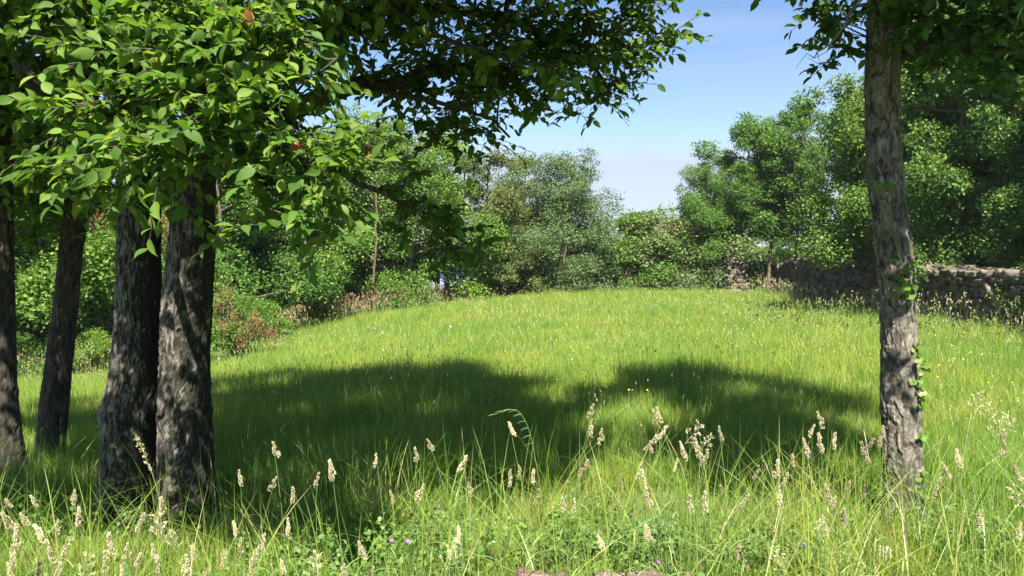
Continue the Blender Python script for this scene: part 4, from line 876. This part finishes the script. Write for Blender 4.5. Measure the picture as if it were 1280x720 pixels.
def panicle_mesh(seed):
    rng = np.random.default_rng(seed); mh = MB(); tube(mh, np.array([[0, 0, -.11], [.004, 0, -.05], [0, 0, 0]]), [.0012, .0009, .0005], 3)
    for k in range(11):
        t = k / 10; z = -.105 * (1 - t); a = k * 2.4; l_ = .045 * (1 - .65 * t) * rng.uniform(.7, 1.2); e = np.array([math.cos(a) * l_, math.sin(a) * l_, z + l_ * .75]); b = np.array([0, 0, z])
        tube(mh, np.array([b, (b + e) / 2 + [0, 0, .003], e]), [.0008, .0006, .0004], 3)
        m_ = 14; q = b + (e - b) * rng.uniform(.45, 1.05, (m_, 1)) + rng.normal(size=(m_, 3)) * .0028
        leaves(mh, q, nrm(e - b) + rng.normal(size=(m_, 3)) * .35, rdir(rng, m_), rng.uniform(.007, .011, m_), .3, 'far')
    return mh.mesh('panicle', M['seed'], smooth=False)
PAN = [panicle_mesh(260 + k) for k in range(3)]
STEMS = [stem_mesh(k, [0.02, .06, -.05, .12, -.1, .16][k]) for k in range(6)]
spots = [(93,621),(8,631),(39,627),(27,650),(99,644),(202,631),(195,650,3),(179,650),(72,658),(89,681),(136,677),(159,689),(191,689),(292,660),(301,681),(319,697),(299,596),(342,561),(344,605),(366,617),(413,584),(398,599),(360,656),(233,704),(196,704),(352,708),(280,695),(62,693),
 (637,536),(535,557),(470,575),(413,585),(582,579),(649,590),(638,595),(667,595),(673,619,1),(734,583,1),(741,514),(739,532),(752,545),(813,559),(803,594,2),(776,601,1),(808,619),(703,630),(718,631),(573,666),(548,633,1),(528,615),(488,621),(449,686),(570,686,3),(586,612),(519,568),(817,521),(808,664),(748,677),
 (821,518),(832,541),(875,537,3),(888,552,3),(869,557),(884,571),(899,541),(814,559),(851,561),(847,580,2),(803,587),(901,614),(881,623),(862,627),(935,625),(1023,524),(1017,539),(1005,558),(1024,551),(1044,550),(991,576),(984,599),(972,584),(948,589,1),(1032,614),(1044,629),(1092,556,1),(1104,541,1),(1196,571),(1175,606,1),(1224,497,3),(1246,531,3),(1235,509,3),(1257,524,3),(1265,617,3),(1179,587),(1224,647),(1032,662,2),(1029,655,3),(969,696,3),(924,685,1),(929,700,1),(807,666),(1081,614,1),(1132,659,1),(1270,590),(1062,610),(1077,561,1),(974,617),(1055,644),(1255,548,1),(1275,662),
 (15,690),(45,665),(110,700,3),(130,710),(240,690),(262,715),(10,712),(50,708),(75,712),(152,715),(175,700),(215,672,3),(330,676),(20,665),(395,700,3),(430,715),(5,650)]
SPECIAL = {(637,536): 'cream seed head on an arching stem, highest one near the centre', (741,514): 'upright pale seed head where the two crown shadows nearly meet', (1023,524): 'tallest seed head over the right shadow, near the lone trunk',
           (342,561): 'tall seed head right of the joined trunks, highest of that group', (1224,497): 'pale loose seed head standing highest at the right of the lone trunk', (93,621): 'highest seed head at the foot of the dark trunks', (202,631): 'bright seed head right in front of the joined trunks',
           (821,518): 'leftmost seed head of the group before the right shadow', (470,575): 'lone pale seed head left of centre against the shadow', (535,557): 'pale seed head between the centre-left one and the arching one'}
rng = np.random.default_rng(321)
for s_ in spots:
    px, py = s_[0], s_[1]; kind = s_[2] if len(s_) > 2 else 0
    y = rng.uniform(2.75, 3.35) if py < 640 else rng.uniform(2.45, 2.9)
    p = P(px, py - 6, y); H = p[2] - g1(p[0], y) + .02
    bi = rng.integers(0, 6); rz = rng.uniform(-.7, .7) + (math.pi if rng.uniform() < .5 else 0)
    lb = SPECIAL.get((px, py)) or ('pinkish seed head on a thin stem among the front grass' if kind == 1 else 'slim pale green spike head among the front grass' if kind == 2 else 'loose branching straw-coloured panicle among the front grass' if kind == 3 else 'cream cocksfoot seed head on a thin stem among the front grass')
    gp = {0: 'cream seed heads standing in the front grass', 1: 'pinkish seed heads standing in the front grass', 2: 'slim spike heads in the front grass', 3: 'loose panicles in the front grass'}[kind]
    root = empty('seeding_grass', (p[0], y, p[2] - H), lb, 'grass stalk', gp)
    st = link('stem', STEMS[bi], root, (0, 0, H)); st.rotation_euler = (0, 0, rz); st.scale = (1, 1, H / .8)
    hm = (HEADS[rng.integers(0, 7)], PINKS[rng.integers(0, 4)], SPK[rng.integers(0, 2)], PAN[rng.integers(0, 3)])[kind]
    hd = link('seed_head', hm, root, (0, 0, H)); bend = [0.02, .06, -.05, .12, -.1, .16][bi]; til = 2 * bend / .8 * 1.2 + rng.normal() * .12
    hd.rotation_euler = (rng.normal() * .1, til, rz); k_ = rng.uniform(.65, 1.05); hd.scale = (k_ * .82, k_ * .82, k_)
# brownish drooping head in front of the trunks
mh, ms = MB(), MB(); pts = limb(ms, [P(200, 640, 3.1), P(198, 615, 3.1), P(188, 585, 3.1), P(178, 562, 3.1), P(168, 542, 3.1)], .0016, .0009, rng, .001)
n_ = 150; t = rng.uniform(.55, 1, n_); idx = (t * (len(pts) - 1)).astype(int); q = pts[idx] + rng.normal(size=(n_, 3)) * .005
leaves(mh, q, np.array([-.6, -.1, .8]) + rng.normal(size=(n_, 3)) * .3, rdir(rng, n_), .011, .25, 'far')
b = pts[0].copy(); b[2] = g1(b[0], b[1]); ms2 = MB(); tube(ms, np.array([b, (b + pts[0]) / 2 + [.01, 0, 0], pts[0]]), [.0016] * 3, 4)
for m in (ms, mh): shift(m, -b)
T = empty('seeding_grass', b, 'golden drooping seed head leaning in front of the joined trunks', 'grass stalk'); link('stem', ms.mesh('stem', M['greenstem']), T); link('seed_head', mh.mesh('seed_head', M['farseed'], smooth=False), T)
# tall bent awned stem at the centre
ms, mh = MB(), MB(); pts = limb(ms, [P(680, 640, 3.1), P(672, 590, 3.1), P(664, 545, 3.1), P(655, 520, 3.1), P(645, 508, 3.1), P(632, 510, 3.1), P(620, 518, 3.1)], .0014, .0007, rng, .001, 18)
for k_ in range(9, 18):
    for _ in range(2): q = pts[k_]; e = q + np.array([-.035, rng.normal() * .01, -.006 - .008 * rng.uniform()]); tube(ms, np.array([q, (q + e) / 2 + [0, 0, .003], e]), [.0015, .0012, .0003], 3)
b = pts[0].copy(); b[2] = g1(b[0], b[1]); tube(ms, np.array([b, (b + pts[0]) / 2, pts[0]]), [.0016] * 3, 4)
shift(ms, -b)
tag(link('brome_stalk', ms.mesh('brome_stalk', M['greenstem']), None, b), 'tall stem bowed over to the left with long drooping awns at the centre', 'grass stalk')

# upright leafy herbs
def herb(px, py, y, label, n=9, lf=.035, seed=0):
    rng = np.random.default_rng(seed + 500); tp = P(px, py, y); b = np.array([tp[0] + rng.normal() * .02, y, g1(tp[0], y)]); ms, mf = MB(), MB()
    pts = limb(ms, [b - b, (tp - b) * .5 + rng.normal(size=3) * .01, tp - b], .0022, .001, rng, .003, 12)
    for k_ in range(3, 12):
        for sg in (0, math.pi):
            a = k_ * 1.6 + sg; d = np.array([[math.cos(a), math.sin(a) * .8, .55]]); leaves(mf, pts[k_:k_ + 1], d, np.array([[0, 0, 1.]]), np.array([lf * (1.15 - k_ / 18)]), .38)
    T = empty('leafy_herb', b, label, 'plant', 'upright leafy herbs in the front grass'); link('stem', ms.mesh('stem', M['greenstem']), T); link('leaves', mf.mesh('leaves', M['herb']), T)
for k_, (px, py, lb) in enumerate([(1034, 592, 'leafy herb with upright pointed leaves under the right-hand shadow, right one of two'), (955, 580, 'leafy herb with pale edges, left one of two under the right-hand shadow'), (578, 615, 'round-leaved herb at the centre against the shadow'),
                                   (700, 640, 'low leafy herb below the centre seed heads'), (800, 640, 'dense leafy herb above the flat brown rock'), (1060, 600, 'herb between the right-hand shadow and the lone trunk'), (840, 598, 'small white-flowered herb at the left edge of the right-hand shadow'), (1010, 600, 'short leafy herb between the two pointed-leaved ones')]):
    herb(px, py, 3.1, lb, seed=k_)
# weeds in the field near the wall
for k_, (px, y, lb) in enumerate([(965, 19, 'dark weedy clump in the meadow, left of the lone trunk'), (1010, 18.5, 'dark weedy clump nearer the lone trunk'), (1085, 17, 'tall weed clump just left of the lone trunk'), (1160, 15.5, 'tall pale-tipped weed clump right of the lone trunk'), (1225, 14.5, 'tall weed clump below the wall near the right edge'), (1050, 22, 'weedy clump at the foot of the wall left of the trunk')]):
    x = P(px, 360, y)[0]; b = np.array([x, y, g1(x, y)]); mf, ms = MB(), MB(); r_ = np.random.default_rng(900 + k_)
    for j in range(16):
        o = r_.normal(size=3) * [.5, .4, 0]; hgt = r_.uniform(.35, .75); pts = limb(ms, [o * 0, o * .6 + [0, 0, .05], o + [r_.normal() * .05, 0, hgt * .6], o + [r_.normal() * .1, 0, hgt]], .004, .002, r_, .01, 8)
        m_ = 34; ii = r_.integers(1, 8, m_); leaves(mf, pts[ii], r_.normal(size=(m_, 3)) + [0, 0, .5], np.array([0, 0, 1.]) + r_.normal(size=(m_, 3)) * .4, r_.uniform(.04, .08, m_), .35, 'far')
    T = empty('tall_weed', b, lb, 'plant', 'tall weed clumps towards the wall'); link('stems', ms.mesh('stems', M['greenstem']), T); link('leaves', mf.mesh('leaves', M['deep_leaf']), T)
# small flowers
def flower(mat, n, r, seed):
    m_ = MB(); a = np.linspace(0, 6.28, n, endpoint=False); leaves(m_, np.zeros((n, 3)), np.stack([np.cos(a), np.sin(a), 0 * a + .35], -1), np.tile([0, 0, 1.], (n, 1)), r, .8, 'far'); return m_.mesh('petals', M[mat])
YF, WF, PF = flower('yellow', 5, .016, 1), flower('white', 8, .014, 2), flower('purple', 6, .012, 3)
fs_ = MB(); tube(fs_, np.array([[0, 0, -.3], [.01, 0, -.15], [0, 0, 0]]), [.0015, .0013, .001], 3); FS = fs_.mesh('flower_stem', M['greenstem'])
def put_flower(px, y, me, label, group, name, hgt, sc=1):
    x = P(px, 360, y)[0]; z = g1(x, y); T = empty(name, (x, y, z), label, 'flower', group)
    s_ = link('stem', FS, T, (0, 0, hgt)); s_.scale = (1, 1, hgt / .3); f = link('petals', me, T, (0, 0, hgt)); f.scale = (sc,) * 3; f.rotation_euler = (.5, rng.normal() * .2, rng.uniform(0, 6))
for k_ in range(46):
    y = rng.uniform(7, 13.5); put_flower(rng.uniform(1160, 1278) if k_ % 3 else rng.uniform(560, 1090), y, YF, 'tiny yellow buttercup in the sunny meadow', 'buttercups in the meadow', 'buttercup', .36, .72)
for k_ in range(8):
    put_flower(rng.uniform(120, 780), rng.uniform(9, 17), WF, 'tiny white daisy-like flower out in the meadow', 'white flowers in the meadow', 'white_flower', .40, 1.4)
for (px, y) in [(487, 3.3), (508, 3.2), (803, 3.0), (818, 3.05), (826, 2.95), (1012, 3.3)]:
    put_flower(px, y, PF, 'small purple vetch flower low in the front grass', 'purple flowers in the front grass', 'purple_flower', rng.uniform(.32, .42), 1.0)

for o in list(C.objects):
    if o.parent is None and o.get('category') and not o.get('kind') and o.type in ('MESH', 'EMPTY'): o['kind'] = 'thing'
